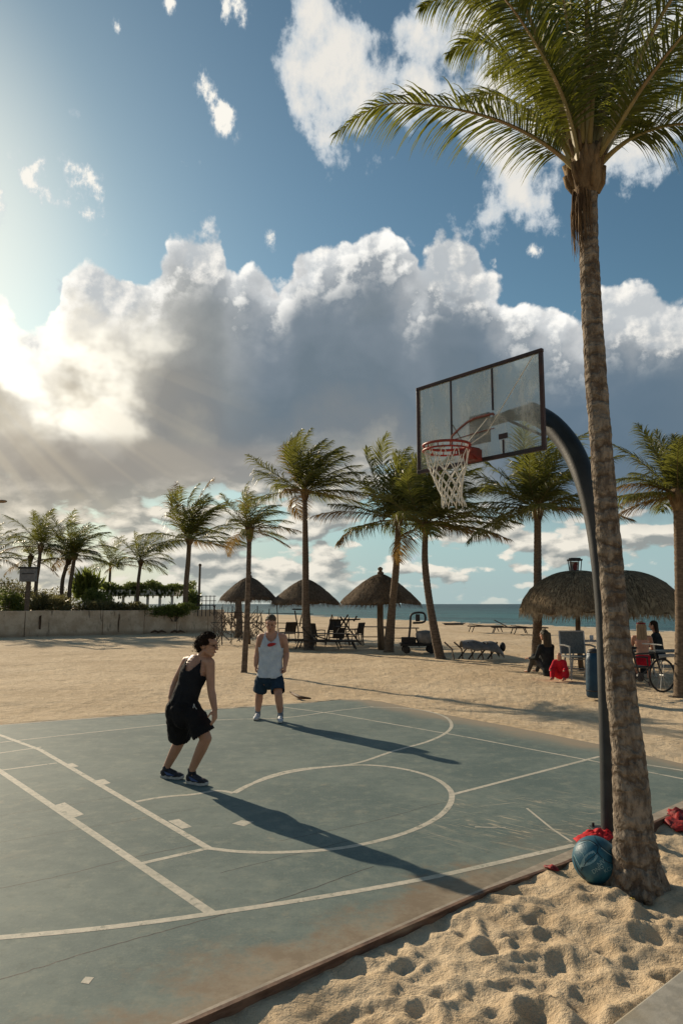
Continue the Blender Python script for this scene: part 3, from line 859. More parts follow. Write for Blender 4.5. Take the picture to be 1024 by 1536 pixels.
pxfrond([(890, 240, .1), (930, 170, .4), (985, 110, .7), (1040, 80, .9), (1100, 100, 1.0)], leaf=.42, up=.1, droop=1.1, pet=.12)
pxfrond([(888, 240, .1), (920, 190, .4), (950, 130, .8), (975, 60, 1.1), (1020, 30, 1.3)], leaf=.42, up=.1, droop=.9, pet=.12)
pxfrond([(880, 235, .1), (876, 140, .35), (860, 40, .6), (820, -40, .8), (770, -80, .9)], leaf=.46, up=.1, droop=1.1, pet=.12)
pxfrond([(884, 235, .1), (896, 140, .35), (930, 20, .6), (980, -30, .8), (1060, -40, .9)], leaf=.46, up=.1, droop=1.1, pet=.12)
pxfrond([(876, 240, .1), (868, 190, .4), (852, 130, .8), (836, 80, 1.1), (800, 50, 1.4)], leaf=.38, pairs=80, up=.1, droop=1.0, pet=.14)
pxfrond([(884, 240, .1), (900, 200, .4), (912, 150, .8), (925, 100, 1.2), (960, 70, 1.5)], leaf=.38, pairs=80, up=.1, droop=1.0, pet=.14)
for a0_, yy, ex, ey in ((858, .25, 720, 60), (866, -.3, 740, -60), (874, .5, 800, -60), (880, -.4, 880, -160), (890, .4, 980, -40), (896, -.35, 1060, -60), (898, .3, 1090, 10), (892, .8, 1010, 130), (862, .9, 770, 90)):
    pxfrond([(a0_, 240, yy * .1), ((a0_ * 2 + ex) / 3, 240 + (ey - 240) * .45, yy * .5), ((a0_ + ex * 2) / 3, 240 + (ey - 240) * .8, yy), (ex, ey, yy * 1.5), (ex + (ex - a0_) * .35, ey + 20, yy * 1.8)], leaf=.42, pairs=90, up=.1, droop=1.1, pet=.14)
# pale young spears standing in the heart of the crown
for a, b in [((862, 215), (812, -20)), ((874, 215), (852, -30)), ((884, 215), (893, -40))]:
    s = MB(); s.tube([fg(a[0], a[1], -.08), fg((a[0] + b[0]) / 2 + 4, (a[1] + b[1]) / 2, -.14), fg(b[0], b[1], -.2)], [.02, .014, .006], n=7)
    s.build('spear_leaf', m_stem, palm, smooth=True)

# ------------------------------------------------------------------ other palms
def make_palm(base, top, tilt, r0, r1, leafL, nf, label, group, seed, mat=None, pairs=34, spread=(-.12, 1.42), wind=(.28, -.05), extra=(), depth_pts=None, droop=(.6, 1.15), lean_px=(), boots=True):
    r_ = random.Random(seed)
    o = empty('palm_tree', base, label, 'palm tree', group)
    mids = lean_px or [base.lerp(top, .5) + Vector((tilt, 0, 0))]
    trunk_mesh([base + Vector((0, 0, -.15)), base] + list(mids) + [top], [(0, r0 * 1.7), (.06, r0 * 1.1), (.5, (r0 + r1) / 2), (1, r1)], o, mat or m_bark2, rings=.12, n=10, rough=.06, seed=seed)
    if boots:
        s = MB(); s.lathe([(r1, -.25), (r1 * 1.5, -.08), (r1 * 1.75, .06), (r1 * 1.3, .22), (r1 * .3, .34)], c=top, n=12, jit=.15)
        for i in range(12):
            a = r_.uniform(0, 6.28); d = Vector((math.cos(a), math.sin(a), 0))
            s.tube([top + d * r1 * 1.1 + Vector((0, 0, -.05)), top + d * r1 * 2.1 + Vector((0, 0, .2))], [r1 * .4, r1 * .22], n=5)
        s.build('leaf_boots', m_boot, o, smooth=True)
    mats = [m_leaf_b, m_stem2]
    nf = int(nf * 1.35)
    for i in range(nf):
        f = (i + .5) / nf
        az = (i * 2.39996) % 6.283 + r_.uniform(-.25, .25)
        e0 = spread[1] - (spread[1] - spread[0]) * f ** 1.2 + r_.uniform(-.12, .12)
        L = leafL * 1.0 * r_.uniform(.82, 1.08) * (1.0 if f > .2 else .9)
        pth = frond_path(top + Vector((0, 0, .08)), az, e0, L, r_.uniform(*droop) * (1.0 if f < .8 else .7), wind, n=12)
        mats = [m_leaf_dry, m_stem2] if (i >= nf - 2 and r_.random() < .7) else [m_leaf_b, m_stem2]
        make_frond(pth, int(pairs * 1.5), leafL * .34, r1 * .22, r_, mats, o, droop=1.1, wind=(wind[0] * .9, 0), segs=3, up_bias=.2, pet=.12, lw=leafL * .0135, closed=.25)
    for az, e0, L, dr in extra:
        pth = frond_path(top + Vector((0, 0, .08)), az, e0, L, dr, wind, n=12)
        make_frond(pth, int(pairs * 1.5), leafL * .32, r1 * .25, r_, mats, o, droop=1.2, wind=(0, 0), segs=3, up_bias=.1, pet=.12, lw=leafL * .0135)
    return o
def gp(px, py, Y=None, z=None):
    p = G(px, py); return p
GR = 'palm trees standing along the beach'
def bpalm(bpx, bpy_, tpx, tpy, mids, r0, r1, leafL, nf, label, seed, group=GR, Y=None, **kw):
    if Y is None: base = G(bpx, bpy_)
    else: base = P(bpx, bpy_, Y)
    base.z = min(base.z, ground_z(base.x, base.y)) if Y is None else 0.0
    top = P(tpx, tpy, base.y)
    ml = [P(a, b, base.y) for a, b in mids]
    return make_palm(base, top, 0, r0, r1, leafL, nf, label, group, seed, lean_px=ml, **kw)
H_ = math.pi
bpalm(366, 1006, 374, 800, [(369, 950), (372, 880)], .075, .065, 1.45, 15, 'slim palm with a dark straight trunk rising behind the player in the grey vest', 2, pairs=36, wind=(.75, -.05), extra=[(-1.3, 1.2, 1.3, .5), (1.5, .3, 1.5, .7)])
bpalm(463, 973, 457, 742, [(459, 920), (458, 830)], .17, .10, 3.1, 20, 'tallest of the mid beach palms, straight grey trunk and fronds blown right', 3, pairs=40, wind=(.85, -.05), extra=[(-1.3, .95, 2.6, .2), (1.6, .15, 3.4, .5)], droop=(.35, .75))
bpalm(583, 977, 597, 782, [(587, 920), (594, 850)], .17, .11, 3.4, 22, 'palm leaning right beside the thatched umbrella with a finial, tall upright crown', 4, mat=m_bark3, pairs=42, wind=(.75, -.05), extra=[(-1.5, .25, 3.6, .55), (0.6, 1.45, 3.6, .3), (1.2, 1.4, 3.6, .4)], droop=(.35, .8))
bpalm(660, 986, 638, 792, [(652, 950), (642, 890), (637, 840)], .15, .10, 3.2, 20, 'palm with a curved trunk bowing left, under the basketball net', 5, pairs=40, wind=(.75, -.05), extra=[(1.6, .5, 3.5, .9), (1.3, .1, 3.2, .6)], droop=(.45, .9))
bpalm(803, 996, 806, 768, [(806, 930), (806, 850)], .14, .11, 2.9, 22, 'straight palm standing left of the curved hoop pole, behind the backboard', 6, mat=m_bark3, pairs=42, wind=(.5, -.05), extra=[(-1.4, .3, 2.8, .7), (1.5, .4, 2.8, .8)], droop=(.45, .9))
bpalm(1021, 1042, 1017, 750, [(1022, 960), (1020, 850)], .13, .105, 1.75, 18, 'palm with a rough brown trunk at the right edge beside the seated people', 7, mat=m_bark3, pairs=48, wind=(.08, -.05), extra=[(-1.45, .55, 1.5, 1.1), (-1.5, 0.2, 1.2, .7)], droop=(.45, .9))
# behind the wall
GB = 'palm trees behind the concrete wall'
bpalm(278, 905, 284, 812, [(279, 880), (282, 845)], .19, .15, 4.4, 17, 'palm behind the wall beside the slim metal post, reddish trunk and a bare upright spear', 8, GB, Y=47, mat=m_bark3, pairs=36, wind=(.8, 0), extra=[(-1.3, .95, 4.4, .15), (-.2, 1.5, 4.6, 0)], droop=(.35, .8))
bpalm(206, 905, 211, 845, [(207, 880), (209, 860)], .14, .11, 3.0, 13, 'small palm behind the wall with a slender leaning trunk and star shaped crown', 9, GB, Y=50, pairs=30, wind=(.5, 0), droop=(.9, 1.5))
bpalm(164, 905, 166, 848, [(164, 880)], .11, .09, 2.6, 10, 'smallest palm behind the wall, thin crown above the round bush', 10, GB, Y=52, pairs=26, wind=(.4, 0))
bpalm(104, 915, 112, 835, [(104, 890), (108, 860)], .15, .12, 3.2, 15, 'taller trunk of the close pair of palms behind the wall, dense drooping crown', 12, GB, Y=47, pairs=32, wind=(.5, 0))
bpalm(94, 915, 103, 842, [(93, 880), (98, 855)], .15, .12, 2.6, 11, 'shorter stouter palm of the close pair behind the wall', 13, GB, Y=47.6, pairs=30, wind=(.1, 0))
bpalm(54, 915, 61, 822, [(54, 880), (58, 850)], .13, .11, 3.0, 13, 'palm right behind the sign box post, above the concrete wall', 14, GB, Y=46, pairs=30, wind=(.25, 0))
bpalm(44, 915, 46, 838, [(42, 880)], .13, .11, 2.4, 9, 'short bushy palm partly hidden by the sign box post', 15, GB, Y=48, pairs=26, wind=(-.1, 0), spread=(-.6, 1.5))
bpalm(-32, 915, -22, 842, [(-30, 880)], .15, .12, 3.0, 12, 'palm cut off by the left edge, only its drooping fronds in view', 16, GB, Y=44, pairs=30, wind=(.2, 0))
# ================================================================== basketball hoop
m_pole = pmat('pole_paint', (0.012, 0.014, 0.015), (0.026, 0.029, 0.029), 6, rough=0.5, bstr=0.15, bscale=60, spec=0.5, c3=(0.040, 0.038, 0.033))
m_frame = pmat('backboard_frame', (0.030, 0.018, 0.017), (0.062, 0.030, 0.024), 9, rough=0.5, bstr=0.3, c3=(0.028, 0.024, 0.024))
m_redmetal = pmat('red_metal', (0.40, 0.040, 0.024), (0.26, 0.030, 0.020), 14, rough=0.4, bstr=0.2, c3=(0.22, 0.05, 0.03))
m_brown = pmat('reflection_brown', (0.16, 0.055, 0.040), (0.25, 0.075, 0.05), 14, rough=0.5, bstr=0.3)
m_brown2 = pmat('worn_red_metal', (0.24, 0.035, 0.024), (0.14, 0.035, 0.026), 14, rough=.5, bstr=.3)
m_steel = pmat('steel', (0.25, 0.25, 0.24), (0.38, 0.37, 0.35), 14, rough=0.35, metal=0.8)
m_cord = pmat('net_cord', (0.82, 0.79, 0.70), (0.66, 0.62, 0.54), 40, rough=0.9)
m_glass, t = newmat('backboard_glass')
v = objc()
d = t.nodes.new('ShaderNodeBsdfPrincipled'); tr = t.nodes.new('ShaderNodeBsdfTransparent'); mx = t.nodes.new('ShaderNodeMixShader')
dirt = noise(stretchv(v, 1, 1, .35), 9, 6, .68); sm_ = noise(v, 2.6, 4, .6)
c = cmix(sstep(dirt, .42, .66), (0.50, 0.50, 0.43), (0.78, 0.75, 0.64))
t.links.new(c.s, d.inputs['Base Color']); d.inputs['Roughness'].default_value = 0.10; d.inputs['Specular IOR Level'].default_value = 0.9
tr.inputs[0].default_value = (0.86, 0.90, 0.88, 1)
fac = (0.20 + (sstep(dirt, .45, .72) * 0.22 + sstep(sm_, .45, .7) * 0.16))
t.links.new(fac.clamp().s, mx.inputs[0]); t.links.new(tr.outputs[0], mx.inputs[1]); t.links.new(d.outputs[0], mx.inputs[2])
o = t.nodes.new('ShaderNodeOutputMaterial'); t.links.new(mx.outputs[0], o.inputs[0])

PB = G(915, 1250)
hoop = empty('basketball_hoop', (PB.x, PB.y, 0), 'basketball hoop on a curved black pole with glass backboard, red rim and white net', 'basketball hoop')
s = MB()
path = [P(915, 1256, PB.y), P(913, 1150, PB.y), P(909, 1000, PB.y + .0), P(906, 920, PB.y), P(901, 850, PB.y), P(893, 785, PB.y + .04), P(878, 722, PB.y + .12), P(856, 672, PB.y + .28), P(826, 636, PB.y + .48), P(795, 618, PB.y + .72)]
path[0].z = -.02
pr = roundp(path, 6); N = len(pr)
s.tube(pr, [.070 + .028 * max(0, min(1, (i / N - .35) / .4)) for i in range(N)], n=20)
s.build('pole', m_pole, hoop, smooth=True)
s = MB(); q = P(911, 1057, PB.y)
q2 = pr[12]
s.tube([Vector((pr[9].x, pr[9].y, q.z - .012)), Vector((pr[9].x, pr[9].y, q.z + .012))], .060, n=20); s.build('pole_collar', m_steel, hoop, smooth=False)
s = MB(); s.box((PB.x, PB.y, .012), (.26, .26, .02)); 
for i in (-1, 1):
    for j in (-1, 1): s.tube([(PB.x + i * .1, PB.y + j * .1, .02), (PB.x + i * .1, PB.y + j * .1, .05)], .012, n=6)
s.build('base_plate', m_pole, hoop, bevel=.003)
# board
BC = Vector((1.175, 6.13, 0)); bh = Vector((.875, -1.06, 0)).normalized(); bn_ = Vector((bh.y, -bh.x, 0))   # bn_ points to the rim side
if bn_.x > 0: bn_ = -bn_
ZB, ZT, HW = 3.035, 3.84, .69
def bp(u, z, o=0.0): return Vector((BC.x, BC.y, z)) + bh * u + bn_ * o
bb = empty('backboard', (0, 0, 0)); bb.parent = hoop; bb.location = (0, 0, 0)
Mb = Matrix((bh, bn_, Vector((0, 0, 1)))).transposed()
s = MB(); s.box(bp(0, (ZB + ZT) / 2), (2 * HW - .02, .010, ZT - ZB - .02), M=Mb); s.build('glass_panel', m_glass, bb)
s = MB()
s.box(bp(0, ZT, 0), (2 * HW + .036, .036, .030), M=Mb)
s.box(bp(-HW, (ZT + ZB) / 2, 0), (.030, .034, ZT - ZB - .03), M=Mb); s.box(bp(HW, (ZT + ZB) / 2, 0), (.030, .034, ZT - ZB - .03), M=Mb)
s.box(bp(0, ZB, 0), (2 * HW + .036, .036, .034), M=Mb)
fr_ = s.build('board_frame', m_frame, bb, bevel=.004)
s = MB()
s.box(bp(-.27, (ZT + ZB) / 2 + .12, .011), (.016, .008, .53), M=Mb); s.box(bp(.20, (ZT + 3.42) / 2, .011), (.016, .008, .37), M=Mb)
s.build('mullion', m_frame, bb)
# rim's reflection in the glass, drawn as thin brown tubes
s = MB()
arc = [bp(-.27 + .47 * k / 14, 3.30 + .115 * math.sin(math.pi * .5 * min(1, k / 9)), .014) for k in range(15)]
s.tube([bp(-.27, 3.12, .014), bp(-.272, 3.24, .014)] + arc + [bp(.21, 3.40, .014)], .011, n=6)
s.tube([bp(-.26, 3.265, .014), bp(0, 3.28, .014), bp(.21, 3.285, .014)], .004, n=5)
s.build('rim_reflection', m_brown, bb)
s = MB(); s.tube([bp(.20, 3.41, -.04), bp(HW - .02, 3.14, -.03)], .012, n=6); s.tube([bp(-.30, 3.42, -.04), bp(-.10, 3.12, -.03)], .006, n=6)
s.build('back_brace', m_frame, hoop)
s = MB(); s.tube([bp(HW - .05, ZT - .03, .03), bp(.16, 3.25, .05), bp(-.06, 3.10, .16)], .0045, n=5); s.tube([bp(.15, 3.38, .03), bp(-.05, 3.10, .16)], .003, n=5)
s.build('stay_cord', m_cord, hoop)
s = MB(); s.tube([pr[-1], bp(.25, 3.42, -.16), bp(.05, 3.36, -.05)], [.082, .05, .035], n=12); s.box(bp(.02, 3.32, -.03), (.22, .02, .26), M=Mb)
s.build('support_arm', m_pole, hoop, smooth=False)
# rim and bracket
RC = bp(-.02, 3.125, .36); RR_ = .195
s = MB()
s.tube([RC + Vector((math.cos(a) * RR_, math.sin(a) * RR_, 0)) for a in (k * math.pi / 24 for k in range(48))], .0115, n=8, closed=True)
s.tube([RC + Vector((math.cos(a) * (RR_ + .004), math.sin(a) * (RR_ + .004), -.045)) for a in (k * math.pi / 24 for k in range(48))], .008, n=6, closed=True)
for k in range(12):
    a = k * math.pi / 6
    s.tube([RC + Vector((math.cos(a) * RR_, math.sin(a) * RR_, 0)), RC + Vector((math.cos(a) * RR_, math.sin(a) * RR_, -.045))], .005, n=5)
s.build('rim', m_redmetal, hoop, smooth=True)
s = MB()
e0 = RC - bn_ * (RR_ - .005)
for sg in (-1, 1):
    s.box(((e0 + bp(.0, 3.06, 0)) / 2) + bh * sg * .045 + Vector((0, 0, 0.02)), (.012, .17, .06), M=Mb)
s.add([e0 + bh * .06 + Vector((0, 0, .012)), e0 - bh * .06 + Vector((0, 0, .012)), bp(-.08, 3.12, .02), bp(.08, 3.12, .02),
       e0 + bh * .06 + Vector((0, 0, -.035)), e0 - bh * .06 + Vector((0, 0, -.035)), bp(-.08, 3.02, .02), bp(.08, 3.02, .02)],
      [(0, 1, 2, 3), (7, 6, 5, 4), (0, 4, 5, 1), (1, 5, 6, 2), (2, 6, 7, 3), (3, 7, 4, 0)])
s.add([bp(-.05, 3.03, .02), bp(.05, 3.03, .02), bp(.05, 3.03, .10), bp(-.05, 3.03, .10), bp(-.05, 3.10, .02), bp(.05, 3.10, .02), bp(.05, 3.09, .20), bp(-.05, 3.09, .20)],
      [(0, 1, 2, 3), (4, 7, 6, 5), (0, 4, 5, 1), (1, 5, 6, 2), (2, 6, 7, 3), (3, 7, 4, 0)])
s.build('rim_bracket', m_brown2, hoop, bevel=.003)
# net: crossing cords, slightly pushed by the wind
s = MB(); NC = 10; rows = 6
rn = random.Random(4)
def npt(k, j):
    f = j / rows
    r = RR_ * (1 - .56 * min(1, f * 1.25) ** .8) + (.012 if j == rows else 0)
    a = (k + .5 * (j % 2)) * 2 * math.pi / NC
    dz = -.045 - (.13 + .33 * max(0, (f - .16)) / .84 if j > 0 else 0)
    if j == 0: dz = -.02
    return RC + Vector((math.cos(a) * r + .05 * f * f, math.sin(a) * r - .01 * f, dz)) + Vector((rn.uniform(-1, 1), rn.uniform(-1, 1), rn.uniform(-1, 1))) * .003 * f
pts = [[npt(k, j) for k in range(NC)] for j in range(rows + 1)]
for j in range(rows):
    for k in range(NC):
        a = pts[j][k]
        o2 = ((k, (k + 1) % NC) if j % 2 else ((k - 1) % NC, k))
        for b in o2:
            e = pts[j + 1][b]; m = a.lerp(e, .5) + (RC - a).normalized() * .004
            s.tube([a, m, e], .0056 if j else .0036, n=4, caps=False)
        if j > 1: s.ell(a, (.0065,) * 3, 5, 4)
for k in range(NC):
    s.tube([pts[rows][k], pts[rows][k] + Vector((.002, 0, -.025))], .004, n=4)
s.build('net', m_cord, hoop)
# small maker's plate on the glass
s = MB(); s.box(bp(.30, 3.20, .012), (.09, .006, .045), M=Mb); s.box(bp(.30, 3.10, .012), (.018, .004, .14), M=Mb); s.build('plate', m_frame, bb)

# ------------------------------------------------------------------ ball, cloths, scraps
m_ball, t = newmat('ball_panels')
v = objc()
bxx, byy, bzz = sepv(v)
f = noise(v, 9, 5, .6)
c = cmix(sstep(f, .4, .65), (0.012, 0.085, 0.135), (0.025, 0.130, 0.185))
c = cmix(sstep(noise(v, 60, 4, .7), .62, .72) * .5, c, (0.20, 0.22, 0.20))
finish(t, c, 0.48, noise(v, 130, 2, .5), .5, .003, .4)
m_ballw = pmat('ball_print', (0.26, 0.40, 0.42), (0.16, 0.30, 0.34), 30, rough=.4)
m_balld = pmat('ball_seam', (0.008, 0.02, 0.03), (0.02, 0.035, 0.045), 30, rough=.5)
BR = .148
bc = P(893, 1297, BALLP.y)
bc.z = ground_z(bc.x, bc.y) + BR - .012
ball = empty('ball', (bc.x, bc.y, bc.z - BR), 'teal blue ball with pale panels and worn lettering in the sand against the palm', 'ball')
s = MB(); s.ell(bc, (BR,) * 3, 48, 32); s.build('ball_skin', m_ball, ball, smooth=True)
# frame: toward camera
cf = (Vector((0, 0, 1.8)) - bc).normalized(); cr_ = Vector((0, 0, 1)).cross(cf).normalized(); cu = cf.cross(cr_)
def onb(u, v_, lift=.0015):
    """u right, v up in ball radii, on the visible face"""
    w = math.sqrt(max(0.0, 1 - u * u - v_ * v_))
    return bc + (cr_ * u + cu * v_ + cf * w) * (BR + lift)
def seam(s, pts, w, lift=.0012):
    q = []
    pp = [Vector((a, b, 0)) for a, b in pts]; pp = roundp(pp, 8)
    for i, p in enumerate(pp):
        t_ = (pp[min(i + 1, len(pp) - 1)] - pp[max(i - 1, 0)]).normalized(); n_ = Vector((-t_.y, t_.x, 0)) * w
        q.append((onb(p.x + n_.x, p.y + n_.y, lift), onb(p.x - n_.x, p.y - n_.y, lift)))
    for (a, b), (c_, d_) in zip(q, q[1:]): s.quad(a, b, d_, c_)
s = MB()
seam(s, [(-.93, .05), (-.80, -.38), (-.62, -.62), (-.45, -.8)], .02); seam(s, [(-.62, .70), (-.2, .76), (.12, .55), (.10, .30), (.45, -.02), (.93, -.08)], .018)
seam(s, [(0.0, .93), (.2, .62), (.55, .35), (.9, .18)], .015); seam(s, [(-.62, -.50), (-.35, -.10), (-.05, .15), (.10, .30)], .014)
s.build('seam', m_balld, ball)
s = MB()
def patch(s, pts, lift=.0018):
    vs = [onb(*p, lift) for p in pts]; s.add(vs, [tuple(range(len(vs)))])
for k in range(8):                               # pale blade shape, built in slices so it hugs the ball
    f0, f1 = k / 8, (k + 1) / 8
    def ed(f): 
        x = -.64 + .66 * f; y = -.34 + .60 * f
        h = .03 + .20 * math.sin(f * 2.4) ; return (x - h * .62, y + h * .62), (x + h * .62, y - h * .62)
    a, b = ed(f0); c_, d_ = ed(f1); patch(s, [a, b, d_, c_])
seam(s, [(-.90, .12), (-.66, -.33), (-.62, -.38)], .012, .002); seam(s, [(-.75, .52), (-.3, .72), (.02, .60)], .010, .002); seam(s, [(.25, .50), (.58, .28), (.84, .14)], .02, .002)
seam(s, [(-.85, .30), (-.55, .22), (-.45, -.02), (-.52, -.18)], .010, .002)
s.build('printed_pattern', m_ballw, ball)
def ball_text(txt, u, v_, size, ang):
    cu_ = bpy.data.curves.new('lettering', 'FONT'); cu_.body = txt; cu_.size = 1; cu_.resolution_u = 3; cu_.align_x = 'CENTER'
    to = bpy.data.objects.new('tmp_text', cu_); col.objects.link(to)
    dg = bpy.context.evaluated_depsgraph_get(); me = bpy.data.meshes.new_from_object(to.evaluated_get(dg))
    bpy.data.objects.remove(to)
    s = MB(); ca, sa = math.cos(ang), math.sin(ang)
    vs = [onb(u + size * (q.co.x * ca - q.co.y * sa), v_ + size * (q.co.x * sa + q.co.y * ca), .0022) for q in me.vertices]
    s.add(vs, [tuple(p.vertices) for p in me.polygons]); s.build('lettering', m_ballw, ball)
ball_text('NV', .28, -.16, .26, R(38)); ball_text('DNG', .12, -.42, .24, R(34)); ball_text('KCI', .52, -.40, .22, R(30))

def cloth_patch(name, pts, z0, h, mat, label, cat, seed, n=26):
    """crumpled cloth lying on the ground inside a rough outline"""
    r_ = random.Random(seed)
    c_ = sum(pts, Vector()) / len(pts)
    s = MB(); vs = []; rings = 9; m_ = n
    poly = [pts[i] for i in range(len(pts))]
    def edge(a):
        d = Vector((math.cos(a), math.sin(a), 0)); best = .05
        for i in range(len(poly)):
            p, q = poly[i] - c_, poly[(i + 1) % len(poly)] - c_
            den = d.x * (q.y - p.y) - d.y * (q.x - p.x)
            if abs(den) < 1e-9: continue
            t_ = (p.x * (q.y - p.y) - p.y * (q.x - p.x)) / den
            w = (p.x * d.y - p.y * d.x) / den
            if t_ > 0 and -1e-6 <= w <= 1 + 1e-6: best = t_
        return best
    for i in range(rings + 1):
        f = i / rings
        for k in range(m_):
            a = 2 * math.pi * k / m_; e = edge(a) * f * (1 + .08 * math.sin(k * 2.7 + seed))
            x, y = c_.x + math.cos(a) * e, c_.y + math.sin(a) * e
            zf = float(np.abs(fbm(np.array([x * 14 + seed]), np.array([y * 14]), 3)[0] - .5) * 2.4)
            base = max(z0, ground_z(x, y) + .004) if z0 is not None else ground_z(x, y) + .006
            vs.append((x, y, base + h * zf * (1 - f ** 3) + h * .25 * (1 - f * f) + .004))
    fs = [(i * m_ + k, (i + 1) * m_ + k, (i + 1) * m_ + (k + 1) % m_, i * m_ + (k + 1) % m_) for i in range(rings) for k in range(m_)]
    s.add(vs, fs); o = s.build(name, mat, None, smooth=True)
    so = o.modifiers.new('s', 'SOLIDIFY'); so.thickness = .006; so.offset = 1
    return tag(o, label, cat)
m_redcloth = pmat('red_cloth', (0.62, 0.018, 0.022), (0.42, 0.012, 0.018), 25, rough=.8, bstr=.4, bdist=.01)
m_redcloth2 = pmat('dark_red_cloth', (0.42, 0.025, 0.02), (0.12, 0.01, 0.012), 25, rough=.6, bstr=.5, bdist=.01)
cloth_patch('red_cloth', gl((858, 1264), (878, 1252), (905, 1246), (922, 1250), (918, 1262), (896, 1268), (872, 1272)), .010, .055, m_redcloth, 'bright red cloth crumpled on the kerb between the ball and the foot of the pole', 'cloth', 2)
cloth_patch('red_cloth', gl((988, 1222), (1004, 1214), (1040, 1212), (1060, 1226), (1040, 1238), (1006, 1238)), None, .10, m_redcloth2, 'dark red bundle of fabric lying in the sand at the right edge', 'cloth', 5)
cloth_patch('red_scrap', gl((815, 1302), (820, 1298), (836, 1304), (838, 1309), (826, 1307)), None, .02, m_redcloth2, 'small red scrap half buried in the sand beside the kerb, left of the ball', 'scrap', 7, n=14)
m_drift = pmat('driftwood', (0.06, 0.035, 0.02), (0.12, 0.07, 0.04), 12)
s = MB(); a, b, c_ = G(438, 1044), G(450, 1049), G(466, 1050)
s.tube([a + Vector((0, 0, .05)), b + Vector((0, 0, .03)), c_ + Vector((0, 0, .025))], [.03, .035, .015], n=7); s.tube([a + Vector((0, 0, .05)), a + Vector((-.06, .05, .08))], [.02, .008], n=5)
tag(s.build('driftwood', m_drift, smooth=True), 'short dark piece of driftwood on the sand by the far edge of the court', 'driftwood')
s = MB()
m_yel = pmat('dry_flower', (0.55, 0.40, 0.08), (0.4, 0.28, 0.06), 20)
fpt = G(948, 1362); fz = ground_z(fpt.x, fpt.y)
for k in range(5):
    a = k * 1.257; s.add([fpt + Vector((0, 0, fz + .008)), fpt + Vector((math.cos(a) * .012, math.sin(a) * .012, fz + .016)), fpt + Vector((math.cos(a + .5) * .02, math.sin(a + .5) * .02, fz + .012)), fpt + Vector((math.cos(a + 1) * .012, math.sin(a + 1) * .012, fz + .014))], [(0, 1, 2, 3)])
tag(s.build('dry_blossom', m_yel), 'tiny yellow blossom lying on the sand below the ball', 'blossom')

# ================================================================== thatched umbrellas
m_thatch, t = newmat('thatch')
v = objc(); f1 = noise(stretchv(v, 1, 1, .22), 26, 6, .7); f2 = noise(v, 2.2, 4, .6)
c = cmix(sstep(f1, .36, .66), (0.10, 0.072, 0.045), (0.34, 0.25, 0.15)); c = cmix(sstep(f2, .4, .65) * .5, c, (0.10, 0.078, 0.052))
finish(t, c, .95, f1, 1.0, .05, .1)
m_thatch2, t = newmat('thatch_smooth')
v = objc(); f1 = noise(stretchv(v, 1, 1, .15), 16, 6, .7); f2 = noise(v, 1.6, 4, .6)
c = cmix(sstep(f1, .36, .66), (0.115, 0.085, 0.058), (0.24, 0.18, 0.125)); c = cmix(sstep(f2, .45, .65) * .4, c, (0.10, 0.076, 0.054))
finish(t, c, .95, f1, .9, .05, .1)
m_straw = pmat('straw', (0.42, 0.31, 0.18), (0.20, 0.145, 0.085), 9, rough=.9, c3=(0.24, 0.17, 0.09))
m_post = pmat('timber_post', (0.10, 0.07, 0.045), (0.19, 0.135, 0.085), 10, st=(1, 1, .2), bstr=.6)
